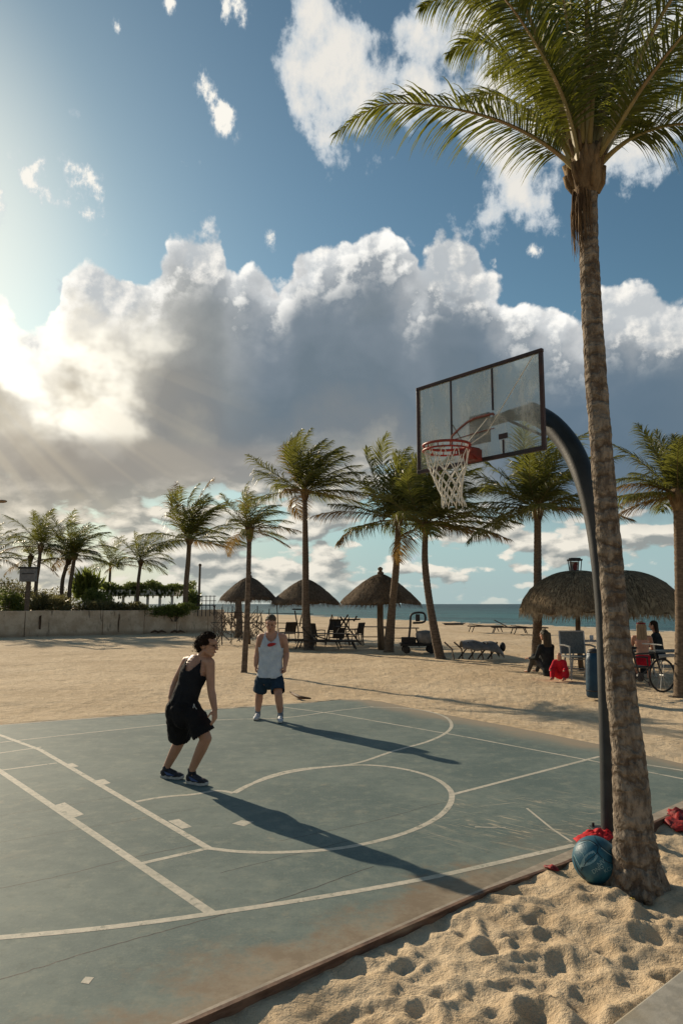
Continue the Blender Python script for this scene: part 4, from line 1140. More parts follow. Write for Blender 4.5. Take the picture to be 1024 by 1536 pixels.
def umbrella(label, basep, apex_z, eave_z, rad, straw, finial, seed, group, post=.085, squash=1.0):
    r_ = random.Random(seed)
    o = empty('thatched_umbrella', (basep.x, basep.y, 0), label, 'beach umbrella', group)
    s = MB(); s.tube([(basep.x + .03, basep.y, -.15), (basep.x - .02, basep.y, 1.0), (basep.x, basep.y, apex_z - .15)], [post * 1.15, post, post * .9], n=12)
    s.build('post', m_post, o, smooth=True)
    s = MB(); H = apex_z - eave_z; prof = []
    ex = (1.55, 1.9)[1 if straw else 0]
    def zprof(f): return H * (.25 * f + .75 * f ** ex) if not straw else H * (1 - math.cos(f * 1.3)) / (1 - math.cos(1.3))
    K = 16
    for i in range(K + 1):
        f = i / K
        prof.append((rad * (f if not straw else math.sin(f * 1.3) / math.sin(1.3)) * 1, -zprof(f)))
    prof = [(max(.02, r), z) for r, z in prof] 
    out = prof + [(rad * 1.0, -H - .07), (rad * .93, -H - .06), (rad * .5, -H * .35 - .14), (.05, -.25)]
    n = 72; vs = []; fs = []
    ph = r_.uniform(0, 9)
    for i, (r, z) in enumerate(out):
        for k in range(n):
            a = 6.28318 * k / n
            rr_ = r * (1 + .018 * math.sin(a * 8 + ph) + r_.uniform(-.012, .012) * (1 if i < K else 1.6))
            zz_ = z + r_.uniform(-.012, .012) - (r_.uniform(0, .05) if i in (K, K + 1) else 0) - .04 * math.sin(a * 3 + ph) * (r / rad) ** 2
            vs.append((basep.x + rr_ * math.cos(a), basep.y + rr_ * math.sin(a), apex_z + zz_))
    for i in range(len(out) - 1):
        for k in range(n): fs.append((i * n + k, (i + 1) * n + k, (i + 1) * n + (k + 1) % n, i * n + (k + 1) % n))
    s.add(vs, fs); s.build('thatch_roof', m_thatch if straw else m_thatch2, o, smooth=True)
    # straw tufts: rows of short blades lying down the slope, ragged at the eave
    s = MB(); cnt = straw or 2200
    for i in range(cnt):
        f = 1.02 - abs(r_.gauss(0, .12)) if r_.random() < .45 else r_.uniform(.12, 1.0)
        f = max(.05, min(1.01, f)); a = r_.uniform(0, 6.283)
        r = rad * (f if not straw else math.sin(f * 1.3) / math.sin(1.3)); z = -zprof(f)
        f2 = f + .13; r2_ = rad * (f2 if not straw else math.sin(f2 * 1.3) / math.sin(1.3)); z2 = -zprof(f2)
        d = Vector((math.cos(a), math.sin(a), 0)); td = Vector((-d.y, d.x, 0))
        l = r_.uniform(.12, .28) if f < .9 else r_.uniform(.14, .36)
        sl = Vector((d.x * (r2_ - r), d.y * (r2_ - r), z2 - z)).normalized()
        if f > .9: sl = (sl + Vector((0, 0, -.9))).normalized()
        p0 = Vector((basep.x, basep.y, apex_z)) + d * r + Vector((0, 0, z + .012 - .04 * math.sin(a * 3 + ph) * (r / rad) ** 2))
        w = r_.uniform(.006, .016); p1 = p0 + (sl + d * .10 + Vector((0, 0, .05)) + td * r_.uniform(-.2, .2)) * l
        s.add([p0 - td * w, p0 + td * w, p1 + td * w * .3, p1 - td * w * .3], [(0, 1, 2, 3)])
    s.build('straw_fringe', m_straw if straw else m_thatch2, o)
    s = MB()
    for k in range(10):
        a = k * .628; d = Vector((math.cos(a), math.sin(a), 0))
        s.tube([Vector((basep.x, basep.y, apex_z - H * .75)) + d * post, Vector((basep.x, basep.y, eave_z + .10)) + d * rad * .80], .022, n=5)
    s.build('rafters', m_post, o)
    if finial:
        s = MB(); s.lathe([(.12, -.06), (.14, .02), (.09, .06), (.07, .10), (.11, .15), (.10, .21), (.03, .26)], c=(basep.x, basep.y, apex_z), n=12, jit=.1); s.build('finial', m_thatch2, o, smooth=True)
    return o
GU = 'thatched beach umbrellas'
b1 = G(357, 955)
u1 = P(373, 905, 33); umbrella('leftmost thatched umbrella, behind the slim palm, its roof overlapping the railing', Vector((u1.x, u1.y, 0)), CAM_H + 41 * 33 / 1084, CAM_H + 8 * 33 / 1084, 42 * 33 / 1084, 0, True, 1, GU)
u2 = P(458, 905, 32); umbrella('rounded thatched umbrella crossed by the trunk of the tallest beach palm', Vector((u2.x, u2.y, 0)), CAM_H + 38 * 32 / 1084, CAM_H + 3 * 32 / 1084, 50 * 32 / 1084, 0, False, 2, GU)
u3 = G(571, 973); d3 = u3.y; umbrella('thatched umbrella with a pointed finial on a thick post beside the leaning palm', Vector((u3.x, u3.y, 0)), CAM_H + 46 * d3 / 1084, CAM_H + 3 * d3 / 1084, 59 * d3 / 1084, 0, True, 3, GU, post=.13)
d4 = 20.5; u4 = P(866, 905, d4); umbrella('large shaggy straw umbrella with a lantern on top, left of the hoop pole', Vector((u4.x, u4.y, 0)), CAM_H + 50 * d4 / 1084, CAM_H - 8 * d4 / 1084, 84 * d4 / 1084, 5200, False, 4, GU, post=.07)
d5 = 21.6; u5 = P(936, 905, d5); umbrella('large shaggy straw umbrella partly hidden by the ringed palm trunk', Vector((u5.x, u5.y, 0)), CAM_H + 50 * d5 / 1084, CAM_H - 8 * d5 / 1084, 84 * d5 / 1084, 5200, False, 5, GU, post=.07)
# lantern on the straw roof
m_dark = pmat('dark_metal', (0.02, 0.02, 0.022), (0.045, 0.042, 0.04), 12, rough=.5)
m_lampglass = pmat('lantern_glass', (0.62, 0.60, 0.55), (0.45, 0.44, 0.42), 6, rough=.25)
m_candle = pmat('lantern_core', (0.20, 0.04, 0.03), (0.08, 0.02, 0.02), 12)
lz = CAM_H + 50 * d4 / 1084 - .06; k_ = d4 / 1084; lc = P(862, 850, d4); lc.z = 0
lan = empty('lantern', (lc.x, lc.y, lz), 'small glazed lantern with dark cap standing on top of the straw roof', 'lantern')
s = MB(); s.box((lc.x, lc.y, lz + .36), (.36, .30, .05)); s.box((lc.x, lc.y, lz + .40), (.28, .22, .04)); s.build('cap', m_dark, lan, bevel=.01)
s = MB()
for i in (-1, 1):
    for j in (-1, 1): s.tube([(lc.x + i * .12, lc.y + j * .10, lz), (lc.x + i * .155, lc.y + j * .12, lz + .34)], .014, n=5)
s.box((lc.x, lc.y, lz + .015), (.28, .24, .03)); s.build('lantern_frame', m_dark, lan)
s = MB(); s.box((lc.x, lc.y + .09, lz + .18), (.25, .008, .28)); s.build('glass', m_lampglass, lan)
s = MB(); s.ell((lc.x, lc.y, lz + .16), (.06, .06, .11), 10, 8); s.ell((lc.x + .03, lc.y, lz + .25), (.05, .05, .05), 8, 6); s.build('lamp_core', m_candle, lan)
# ================================================================== people
def blob(parts, voxel, smooth_n=6, mat=None, name='tmp', parent=None, clip=None, solid=0.0, disp=0.0):
    """fuses tapered limbs and ellipsoids into one continuous surface"""
    s = MB()
    for p in parts:
        if p[0] == 'cap':
            _, a, b, r0, r1 = p[:5]
            a, b = Vector(a), Vector(b); d = b - a; L = d.length
            if L < 1e-6: continue
            ra = [0, .3, .62, .88, 1]
            pts = []; rs = []
            t = d / L
            for k in (-.98, -.8, -.45): pts.append(a + t * r0 * k); rs.append(r0 * math.sqrt(1 - k * k))
            for k in range(0, 7): f = k / 6; pts.append(a.lerp(b, f)); rs.append(r0 + (r1 - r0) * f)
            for k in (.45, .8, .98): pts.append(b + t * r1 * k); rs.append(r1 * math.sqrt(1 - k * k))
            s.tube(pts, rs, n=14)
        elif p[0] == 'ell': s.ell(p[1], p[2], 18, 12, M=p[3] if len(p) > 3 else None)
    me = bpy.data.meshes.new(name); me.from_pydata(s.v, [], s.f); me.update()
    o = bpy.data.objects.new(name, me); col.objects.link(o)
    m = o.modifiers.new('r', 'REMESH'); m.mode = 'VOXEL'; m.voxel_size = voxel; m.use_smooth_shade = True
    if smooth_n:
        m = o.modifiers.new('s', 'SMOOTH'); m.iterations = smooth_n; m.factor = .5
    dg = bpy.context.evaluated_depsgraph_get()
    me2 = bpy.data.meshes.new_from_object(o.evaluated_get(dg))
    bpy.data.objects.remove(o); bpy.data.meshes.remove(me)
    if clip:
        bm = bmesh.new(); bm.from_mesh(me2)
        kill = [v for v in bm.verts if not clip(v.co)]
        bmesh.ops.delete(bm, geom=kill, context='VERTS'); bm.to_mesh(me2); bm.free()
    off = root_loc(parent) if parent else Vector((0, 0, 0))
    me2.transform(Matrix.Translation(-off)); me2.name = name
    me2.materials.clear(); me2.materials.append(mat)
    o = bpy.data.objects.new(name, me2); col.objects.link(o)
    if parent: o.parent = parent
    if disp:
        for sc__, st__ in ((.11, disp), (.045, disp * .45)):
            q = o.modifiers.new('folds', 'DISPLACE'); tx_ = bpy.data.textures.new('folds', 'CLOUDS'); tx_.noise_scale = sc__; tx_.noise_depth = 1
            q.texture = tx_; q.strength = st__; q.mid_level = .30; q.texture_coords = 'LOCAL'
    if solid: q = o.modifiers.new('so', 'SOLIDIFY'); q.thickness = solid; q.offset = -1
    return o
def frame(x, y, z): return Matrix((Vector(x).normalized(), Vector(y).normalized(), Vector(z).normalized())).transposed()
def ortho(fwd, up):
    f = Vector(fwd).normalized(); u = Vector(up); u = (u - f * u.dot(f)).normalized(); r = f.cross(u); return r, f, u

def skinmat(name, c1, c2):
    m, t = newmat(name); v = objc()
    c = cmix(sstep(noise(v, 5, 4, .6), .4, .65), c1, c2)
    b = finish(t, c, .48, noise(v, 90, 3, .6), .15, .002, .4)
    b.inputs['Subsurface Weight'].default_value = .08; b.inputs['Subsurface Radius'].default_value = (.03, .012, .006)
    return m
def clothmat(name, c1, c2, sc_=7, bd=.02):
    m, t = newmat(name); v = objc()
    c = cmix(sstep(noise(v, sc_, 4, .6), .35, .68), c1, c2)
    finish(t, c, .85, noise(stretchv(v, 1.6, 1.6, .6), sc_, 4, .55, .8), .9, bd, .15)
    return m
m_skin1 = skinmat('skin_tan', (0.40, 0.205, 0.125), (0.50, 0.27, 0.17))
m_skin2 = skinmat('skin_ruddy', (0.55, 0.275, 0.175), (0.44, 0.215, 0.135))
m_black = clothmat('black_cloth', (0.010, 0.010, 0.012), (0.018, 0.018, 0.020))
m_blackshorts = clothmat('black_shorts_cloth', (0.008, 0.008, 0.009), (0.015, 0.014, 0.015), 5, .03)
m_grey = clothmat('grey_vest_cloth', (0.52, 0.54, 0.58), (0.66, 0.67, 0.69), 7, .02)
m_navy = clothmat('navy_cloth', (0.018, 0.034, 0.055), (0.032, 0.054, 0.078))
m_hair1 = pmat('hair_dark', (0.014, 0.008, 0.005), (0.040, 0.022, 0.013), 60, spec=.1, rough=.8, bstr=.9, bdist=.01, bscale=90)
m_hair2 = pmat('hair_brown', (0.075, 0.045, 0.025), (0.14, 0.09, 0.05), 60, rough=.6, bstr=.8, bdist=.006, bscale=120)
m_hair3 = pmat('hair_long_dark', (0.045, 0.030, 0.014), (0.10, 0.07, 0.035), 30, st=(1, 1, .15), rough=.5, bstr=.9)
m_hair4 = pmat('hair_blond', (0.36, 0.24, 0.13), (0.22, 0.14, 0.075), 30, st=(1, 1, .15), rough=.5, bstr=.9)
m_eye = pmat('eye_dark', (0.015, 0.01, 0.008), (0.02, 0.015, 0.01), 30, rough=.2)
m_lip = pmat('lips', (0.32, 0.10, 0.08), (0.28, 0.09, 0.07), 30, rough=.4)
m_sole = pmat('sole_rubber', (0.55, 0.53, 0.48), (0.40, 0.38, 0.34), 30, rough=.6)
m_shoe = pmat('shoe_black', (0.018, 0.018, 0.022), (0.04, 0.04, 0.05), 40, rough=.6)
m_shoe2 = pmat('shoe_white', (0.60, 0.61, 0.62), (0.42, 0.44, 0.47), 30, rough=.6)
m_shoeb = pmat('shoe_blue', (0.05, 0.09, 0.22), (0.08, 0.12, 0.25), 30, rough=.6)
m_sock = pmat('sock', (0.10, 0.12, 0.16), (0.40, 0.42, 0.46), 50, rough=.9, st=(.3, .3, 1.5))

def head_parts(c, fwd, up, k=1.0):
    r, f, u = ortho(fwd, up); M = frame(r, f, u); c = Vector(c)
    L = lambda x, y, z: c + (r * x + f * y + u * z) * k
    e = lambda x, y, z, a, b, d: ('ell', L(x, y, z), (a * k, b * k, d * k), M)
    P_ = [e(0, -.012, .025, .076, .094, .088), e(0, .022, -.035, .060, .066, .075), e(0, .052, -.088, .034, .032, .026), e(0, .05, .035, .058, .046, .045),
          ('cap', L(0, .086, .012), L(0, .112, -.028), .009 * k, .014 * k), e(-.012, .102, -.030, .010, .010, .008), e(.012, .102, -.030, .010, .010, .008),
          ('cap', L(-.038, .082, .024), L(.038, .082, .024), .011 * k, .011 * k), e(.038, .062, -.020, .024, .024, .020), e(-.038, .062, -.020, .024, .024, .020),
          e(0, .086, -.060, .024, .014, .012), e(.077, -.006, -.006, .010, .020, .032), e(-.077, -.006, -.006, .010, .020, .032),
          ('cap', L(.055, .0, -.06), L(.02, .055, -.09), .024 * k, .022 * k), ('cap', L(-.055, .0, -.06), L(-.02, .055, -.09), .024 * k, .022 * k)]
    return P_, L, M
def hand_parts(w, d, pn, thumb, curl, k=1.0):
    """w wrist, d direction to the knuckles, pn palm normal (fingers curl that way), thumb side vector"""
    w = Vector(w); d = Vector(d).normalized(); pn = Vector(pn); pn = (pn - d * pn.dot(d)).normalized()
    sd = d.cross(pn).normalized()
    if sd.dot(Vector(thumb)) < 0: sd = -sd
    P_ = []
    for o_, r0 in ((.028, .014), (.010, .015), (-.009, .015), (-.026, .013)):
        P_.append(('cap', w + sd * o_ * .55 * k, w + (d * .085 + sd * o_) * k, .017 * k, r0 * k))
    for o_, ln, dl, j in ((.029, .068, .084, 0), (.010, .076, .088, 1), (-.009, .071, .085, 2), (-.027, .055, .078, 3)):
        p = w + (d * dl + sd * o_) * k; dd = (d + sd * o_ * 2.2).normalized()
        a = curl * (.55 + .12 * j)
        for q, (fr_, rr_) in enumerate(((.44, .0092), (.32, .0085), (.24, .0075))):
            a2 = a * (q + 1) * .75
            v_ = (dd * math.cos(a2) + pn * math.sin(a2)); e_ = p + v_ * ln * fr_ * k
            P_.append(('cap', p, e_, (rr_ + .0006) * k, rr_ * k)); p = e_
    p = w + (d * .022 + sd * .026 + pn * .006) * k
    v_ = (d * .75 + sd * .75 + pn * .45).normalized(); e_ = p + v_ * .042 * k; P_.append(('cap', p, e_, .0135 * k, .011 * k))
    v2 = (d * .95 + sd * .25 + pn * (.35 + curl * .4)).normalized(); P_.append(('cap', e_, e_ + v2 * .034 * k, .0105 * k, .008 * k))
    return P_
def limb(a, b, c, r, bulge=0.0):
    """two-bone limb: r = (root, mid-upper, joint, mid-lower, end)"""
    a, b, c = Vector(a), Vector(b), Vector(c)
    m1, m2 = a.lerp(b, .4), b.lerp(c, .32)
    return [('cap', a, m1, r[0], r[1]), ('cap', m1, b, r[1], r[2]), ('cap', b, m2, r[2], r[3]), ('cap', m2, c, r[3], r[4])]
def torso_stack(hip, sh, lat, k=1.0, inflate=0.0, prof=None, bend=None, t0=-.2, t1=1.02, n=22):
    hip, sh = Vector(hip), Vector(sh); up = (sh - hip).normalized(); lat = Vector(lat).normalized(); lat = (lat - up * lat.dot(up)).normalized()
    dep = up.cross(lat); M = frame(lat, dep, up); out = []
    prof = prof or [(-.2, .150, .105), (0, .160, .112), (.25, .138, .100), (.42, .132, .097), (.62, .152, .108), (.78, .166, .112), (.92, .158, .092), (1.02, .120, .070)]
    bend = bend or Vector((0, 0, 0))
    for i in range(n):
        t = t0 + (t1 - t0) * i / (n - 1)
        j = 0
        while j < len(prof) - 2 and prof[j + 1][0] < t: j += 1
        (a0, w0, d0), (a1, w1, d1) = prof[j], prof[j + 1]; g = max(0, min(1, (t - a0) / (a1 - a0)))
        w, d = w0 + (w1 - w0) * g, d0 + (d1 - d0) * g
        c = hip.lerp(sh, t) + bend * math.sin(math.pi * max(0, min(1, t)))
        out.append(('ell', c, (w * k + inflate, d * k + inflate, .05 * k + inflate * .5), M))
    return out, (hip, sh, lat, dep, up)
def shoe(parent, heel, dirv, ank, upper, sole, L=.27, pitch=0.0, accent=None, name='shoe'):
    d = Vector(dirv); d.z = 0; d.normalize(); sd = Vector((-d.y, d.x, 0)); up = Vector((0, 0, 1))
    d2 = (d * math.cos(pitch) + up * math.sin(pitch)); up2 = sd.cross(d2) * -1
    if up2.z < 0: up2 = -up2
    M = frame(d2, sd, up2); h = Vector(heel)
    Q = lambda x, y, z: h + d2 * x + sd * y + up2 * z
    o = blob([('ell', Q(.045, 0, .055), (.050, .036, .045), M), ('ell', Q(.11, 0, .052), (.070, .040, .040), M), ('ell', Q(.19, .003, .040), (.070, .045, .030), M),
              ('ell', Q(.225, .003, .036), (.048, .040, .024), M), ('cap', Q(.06, 0, .06), Q(.058, 0, .105), .038, .036), ('cap', Q(.10, 0, .08), Q(.17, 0, .06), .026, .024)], .006, 3, upper, name, parent,
             clip=lambda v: (v - h).dot(up2) > .012)
    s = MB(); n = 28; vs = []
    for z, g in ((0.0, .96), (.006, 1.0), (.024, 1.0), (.030, .95)):
        for k in range(n):
            a = 6.28318 * k / n; x = math.cos(a); y = math.sin(a)
            xx = .135 + x * .145; w = .040 + .010 * x - .006 * math.cos(2 * a + 3.14) - (.006 if abs(x) < .4 else 0)
            vs.append(Q(.135 + (xx - .135) * g, y * w * g, z + (.012 * max(0, x) ** 3)))
    fs = [(i * n + k, i * n + (k + 1) % n, (i + 1) * n + (k + 1) % n, (i + 1) * n + k) for i in range(3) for k in range(n)] + [tuple(range(n))[::-1], tuple(range(3 * n, 4 * n))]
    s.add(vs, fs); so = s.build('sole', sole, None, smooth=False)
    off = root_loc(parent); so.data.transform(Matrix.Translation(-off)); so.parent = o
    s = MB()
    for q in range(4):
        x = .105 + q * .020
        s.tube([Q(x, -.022, .088 - q * .009), Q(x + .004, 0, .102 - q * .011), Q(x, .022, .088 - q * .009)], .0035, n=4)
    lc = s.build('lace', sole if accent is None else m_shoe, None); lc.data.transform(Matrix.Translation(-off)); lc.parent = o
    if accent:
        s = MB()
        for sg in (-1, 1):
            s.add([Q(.06, sg * .0385, .075), Q(.10, sg * .041, .040), Q(.19, sg * .0475, .042), Q(.13, sg * .043, .06)], [(0, 1, 2, 3)])
        a_ = s.build('side_stripe', accent, None); a_.data.transform(Matrix.Translation(-off)); a_.parent = o
        q = a_.modifiers.new('s', 'SOLIDIFY'); q.thickness = .006; q.offset = 0
    return o

# ------------------------------------------------------------------ crouching player in black
fa, fb = G(252, 1168), G(292, 1178)           # far and near foot on the court
YA = 7.42
pA = empty('person', (G(268, 1173).x, G(268, 1173).y, 0), 'player in black tank top and long black shorts crouching forward, wearing glasses, looking right', 'person', 'basketball players')
J = lambda x, y, Y: P(x, y, Y)
hipc = J(275.5, 1058, YA + .05); shc = J(299, 990, YA + .12)
latA = Vector((.90, -.43, -.02))
hL, hR = hipc - latA.normalized() * .095 + Vector((0, 0, -.04)), hipc + latA.normalized() * .095 + Vector((0, 0, -.04))
sL, sR = J(280.5, 992, YA + .22), J(314.5, 994.5, YA + .03)
eL, wL = J(263, 1023, YA + .24), J(256, 1046, YA + .16)
eR, wR = J(316.5, 1035, YA - .02), J(322, 1064, YA - .08)
kL, aL = J(270, 1111, fa.y - .03), J(249, 1153, fa.y + .02)
kR, aR = J(309, 1108, fb.y - .06), J(287, 1157, fb.y + .06)
ts, _ = torso_stack(hipc, shc, latA, .92, bend=Vector((-.01, -.02, 0)))
hd = J(312, 968, YA + .06); fA = Vector((.93, -.30, -.10)); 
hp, HL, HM = head_parts(hd, fA, Vector((.14, 0, 1)), .98)
neckA = shc + Vector((.02, .0, .015))
body = ts + hp + [('cap', neckA, hd + Vector((-.015, .01, -.06)), .058, .052), ('cap', sL, shc + Vector((0, 0, 0)), .052, .062), ('cap', sR, shc, .052, .062)]
body += limb(sL, eL, wL, (.054, .047, .038, .040, .027)) + limb(sR, eR, wR, (.054, .047, .039, .041, .028))
body += limb(hL, kL, aL, (.095, .082, .058, .056, .036)) + limb(hR, kR, aR, (.095, .082, .058, .057, .037))
body += [('ell', kL, (.05,) * 3), ('ell', kR, (.052,) * 3), ('cap', aL, aL + Vector((.02, 0, -.05)), .036, .036), ('cap', aR, aR + Vector((.02, 0, -.05)), .037, .036)]
body += hand_parts(wL, (-.12, -.25, -1), (.8, .5, 0), (.3, -1, 0), .9, .95) + hand_parts(wR, (.05, -.2, -1), (-.8, .4, 0), (.3, -1, -.1), .55, .98)
blob(body, .0056, 4, m_skin1, 'body', pA)
hA, sA = hipc, shc
def torso_coords(v, fr_):
    hip, sh, lat, dep, up = fr_; L = (sh - hip).length; d = v - hip
    return d.dot(up) / L, d.dot(lat), d.dot(dep)
tsi, frA = torso_stack(hipc, shc, latA, .92, inflate=.013, bend=Vector((-.01, -.02, 0)), t0=-.12, t1=1.05)
sh_extra = [('cap', sL.lerp(shc, .35), shc, .070, .078), ('cap', sR.lerp(shc, .35), shc, .070, .078)]
def clipA(v):
    t, s_, d = torso_coords(v, frA)
    if t < -.10: return False
    a = abs(s_)
    if t > .70 and a > .135 - max(0, (t - .70)) * .16: return False       # arm holes
    scoop = .70 if d < 0 else .70
    if t > scoop and a < .075 * min(1, ((t - scoop) / .22)) ** .5: return False
    if t > 1.16: return False
    return True
blob(tsi + sh_extra, .008, 5, m_black, 'tank_top', pA, clip=clipA, solid=.006, disp=.016)
def shorts(parent, hipc, lat, legs, mat, hem_r, k=1.0, name='shorts', waist=.165, cuts=.92):
    lat = Vector(lat).normalized(); up = Vector((0, 0, 1)); dep = up.cross(lat).normalized(); M = frame(lat, dep, up)
    parts = [('ell', hipc + Vector((0, 0, .03)), (waist * k, .122 * k, .07 * k), M), ('ell', hipc + Vector((0, 0, -.03)), ((waist + .012) * k, .130 * k, .09 * k), M), ('ell', hipc + Vector((0, 0, -.09)), ((waist + .005) * k, .125 * k, .08 * k), M)]
    cut = []
    parts += [('ell', hipc + Vector((0, 0, -.15)), (.085 * k, .105 * k, .07 * k), M)]
    for h_, kn, f in legs:
        e = h_.lerp(kn, f); d = (kn - h_).normalized()
        parts += [('cap', h_, h_.lerp(e, .5), .104 * k, (.104 + hem_r) / 2 * k), ('cap', h_.lerp(e, .5), e + d * .06, (.104 + hem_r) / 2 * k, hem_r * k)]
        cut.append((e, d, h_))
    top = hipc.z + .085 * k
    def clip(v):
        if v.z > top: return False
        for e, d, h_ in cut:
            if (v - e).dot(d) > 0 and (v - e).length < .25 and (v.z < hipc.z - .1): return False
        return True
    return blob(parts, .009, 6, mat, name, parent, clip=clip, solid=.006, disp=.032)
shorts(pA, hipc + Vector((0, 0, -.01)), latA, [(hL, kL, .93), (hR, kR, .86)], m_blackshorts, .118, .96, cuts=.9)
s = MB(); q = J(291, 1056, YA - .08); s.tube([q, q + Vector((.012, -.01, -.03)), q + Vector((.03, -.01, -.05))], .004, n=4); s.tube([q, q + Vector((-.006, -.012, -.04))], .004, n=4)
s.build('drawstring', m_sole, pA)
# curly hair gathered at the back
rh = random.Random(9); hpz = []
for i in range(150):
    th = rh.uniform(0, 6.283); ph = rh.uniform(-.35, 1.45)
    x, y, z = math.cos(th) * math.cos(ph), math.sin(th) * math.cos(ph), math.sin(ph)
    if y > .42 and z < .62: continue
    hpz.append(('ell', HL(x * .078, -.012 + y * .098, .030 + z * .088), tuple([rh.uniform(.014, .022)] * 3)))
for i in range(34):
    hpz.append(('ell', HL(rh.gauss(0, .032), -.105 + rh.gauss(0, .022), -.005 + rh.gauss(0, .035)), tuple([rh.uniform(.014, .024)] * 3)))
hpz.append(('ell', HL(0, -.03, .035), (.076, .085, .078), HM))
hairA = blob(hpz, .0055, 1, m_hair1, 'hair', pA)
s = MB()
for i in range(420):
    th = rh.uniform(0, 6.283); ph = rh.uniform(-.3, 1.5)
    x, y, z = math.cos(th) * math.cos(ph), math.sin(th) * math.cos(ph), math.sin(ph)
    if y > .40 and z < .60: continue
    if i % 3 == 0: p = HL(rh.gauss(0, .035), -.118 + rh.gauss(0, .02), -.005 + rh.gauss(0, .04)); nrm_ = Vector((rh.gauss(0, 1), rh.gauss(0, 1), rh.gauss(0, 1))).normalized()
    else: p = HL(x * .084, -.012 + y * .104, .030 + z * .095); nrm_ = (HL(x, y, z) - HL(0, 0, 0)).normalized()
    t1 = nrm_.orthogonal().normalized(); t2 = nrm_.cross(t1); rr_ = rh.uniform(.006, .012); a0 = rh.uniform(0, 6)
    s.tube([p + nrm_ * (.004 * k) + (t1 * math.cos(a0 + k * 1.2) + t2 * math.sin(a0 + k * 1.2)) * rr_ for k in range(6)], [.0022] * 5 + [.0008], n=3)
s.build('hair_fringe', m_hair1, pA)
s = MB()
for sg in (-1, 1):
    s.tube([HL(sg * .034 + math.cos(a) * .026, .108, .004 + math.sin(a) * .019) for a in (k * .5236 for k in range(12))], .0022, n=5, closed=True)
    s.tube([HL(sg * .058, .104, .008), HL(sg * .078, .05, .010), HL(sg * .080, -.01, .004)], .0022, n=5)
s.tube([HL(-.009, .112, .008), HL(.009, .112, .008)], .002, n=4)
s.build('glasses', m_eye, pA)
s = MB()
for sg in (-1, 1): s.ell(HL(sg * .031, .084, .004), (.011, .008, .006), 8, 6, M=HM)
s.build('eyes', m_eye, pA)
s = MB(); s.ell(HL(0, .097, -.062), (.020, .006, .007), 8, 6, M=HM); s.build('lips', m_lip, pA)
for a_, f_, dv in ((aL, fa, Vector((1, -.35, 0))), (aR, fb, Vector((1, -.55, 0)))):
    d = dv.normalized(); heel = Vector((a_.x, a_.y, 0)) - d * .06
    shoe(pA, heel + Vector((0, 0, .0)), dv, a_, m_shoe, m_sole, accent=m_shoeb)
s = MB()
for a_ in (aL, aR):
    s = MB(); s.tube([a_ + Vector((0, 0, .03)), a_ + Vector((.01, 0, -.03))], [.040, .042], n=12); s.build('sock', m_shoe, pA, smooth=True)

# ------------------------------------------------------------------ standing player in grey vest
g1, g2 = G(384, 1079), G(422, 1083)
YB = (g1.y + g2.y) / 2
pB = empty('person', (G(403, 1081).x, YB, 0), 'player in grey sleeveless vest with a red mark, standing with head bowed', 'person', 'basketball players')
hipc = J(404.5, 1013, YB); shc = J(407.5, 953.5, YB)
latB = Vector((1, 0.02, 0))
hL, hR = J(394, 1018, YB), J(414.5, 1018, YB)
sL, sR = J(391.5, 957, YB), J(424.5, 957, YB)
eL, wL = J(386, 980, YB + .03), J(383.5, 998, YB - .02)
eR, wR = J(429.5, 980, YB + .03), J(427.5, 998.5, YB - .04)
kL, aL = J(389, 1042, g1.y - .05), J(386.5, 1068, g1.y + .02)
kR, aR = J(417.5, 1043, g2.y - .05), J(420.5, 1070, g2.y + .02)
profB = [(-.2, .150, .108), (0, .155, .112), (.3, .150, .108), (.5, .160, .112), (.75, .190, .125), (.92, .190, .105), (1.02, .145, .075)]
ts, _ = torso_stack(hipc, shc, latB, 1.0, prof=profB)
hd = J(406.3, 934.5, YB - .06); fB = Vector((-.05, -.90, -.42))
hp, HL, HM = head_parts(hd, fB, Vector((.02, -.35, 1)), 1.03)
body = ts + hp + [('cap', shc + Vector((0, 0, .0)), hd + Vector((0, .02, -.05)), .066, .060), ('cap', sL, shc, .062, .07), ('cap', sR, shc, .062, .07)]
body += limb(sL, eL, wL, (.066, .060, .045, .050, .033)) + limb(sR, eR, wR, (.066, .060, .045, .050, .033))
body += limb(hL, kL, aL, (.098, .086, .060, .062, .040)) + limb(hR, kR, aR, (.098, .086, .060, .062, .040))
body += [('cap', aL, aL + Vector((0, 0, -.05)), .040, .040), ('cap', aR, aR + Vector((0, 0, -.05)), .040, .040)]
body += hand_parts(wL, (.02, -.05, -1), (.9, .2, 0), (.2, -1, 0), 1.5, 1.0) + hand_parts(wR, (-.02, -.05, -1), (-.9, .2, 0), (-.2, -1, 0), 1.9, 1.08)
blob(body, .0062, 4, m_skin2, 'body', pB)
profV = [(-.12, .192, .140), (0, .188, .138), (.3, .176, .130), (.5, .178, .128), (.75, .196, .135), (.92, .192, .115), (1.02, .150, .082)]
tsi, frB = torso_stack(hipc, shc, latB, 1.0, inflate=.010, prof=profV, t0=-.06, t1=1.05)
def clipB(v):
    t, s_, d = torso_coords(v, frB)
    if t < -.06: return False
    a = abs(s_)
    if t > .70 and a > .162 - max(0, (t - .70)) * .16: return False
    if t > .86 and a < .085 * min(1, (t - .86) / .14) ** .5: return False
    return t < 1.16
blob(tsi + [('cap', sL.lerp(shc, .3), shc, .078, .086), ('cap', sR.lerp(shc, .3), shc, .078, .086)], .009, 5, m_grey, 'vest', pB, clip=clipB, solid=.006, disp=.024)
m_purple = pmat('vest_piping', (0.22, 0.16, 0.30), (0.28, 0.22, 0.34), 30, rough=.8)
m_redprint = pmat('red_print', (0.50, 0.03, 0.025), (0.42, 0.03, 0.03), 30, rough=.7)
s = MB(); cpt = J(407.5, 967, YB - .158); n = 16
pr_ = []
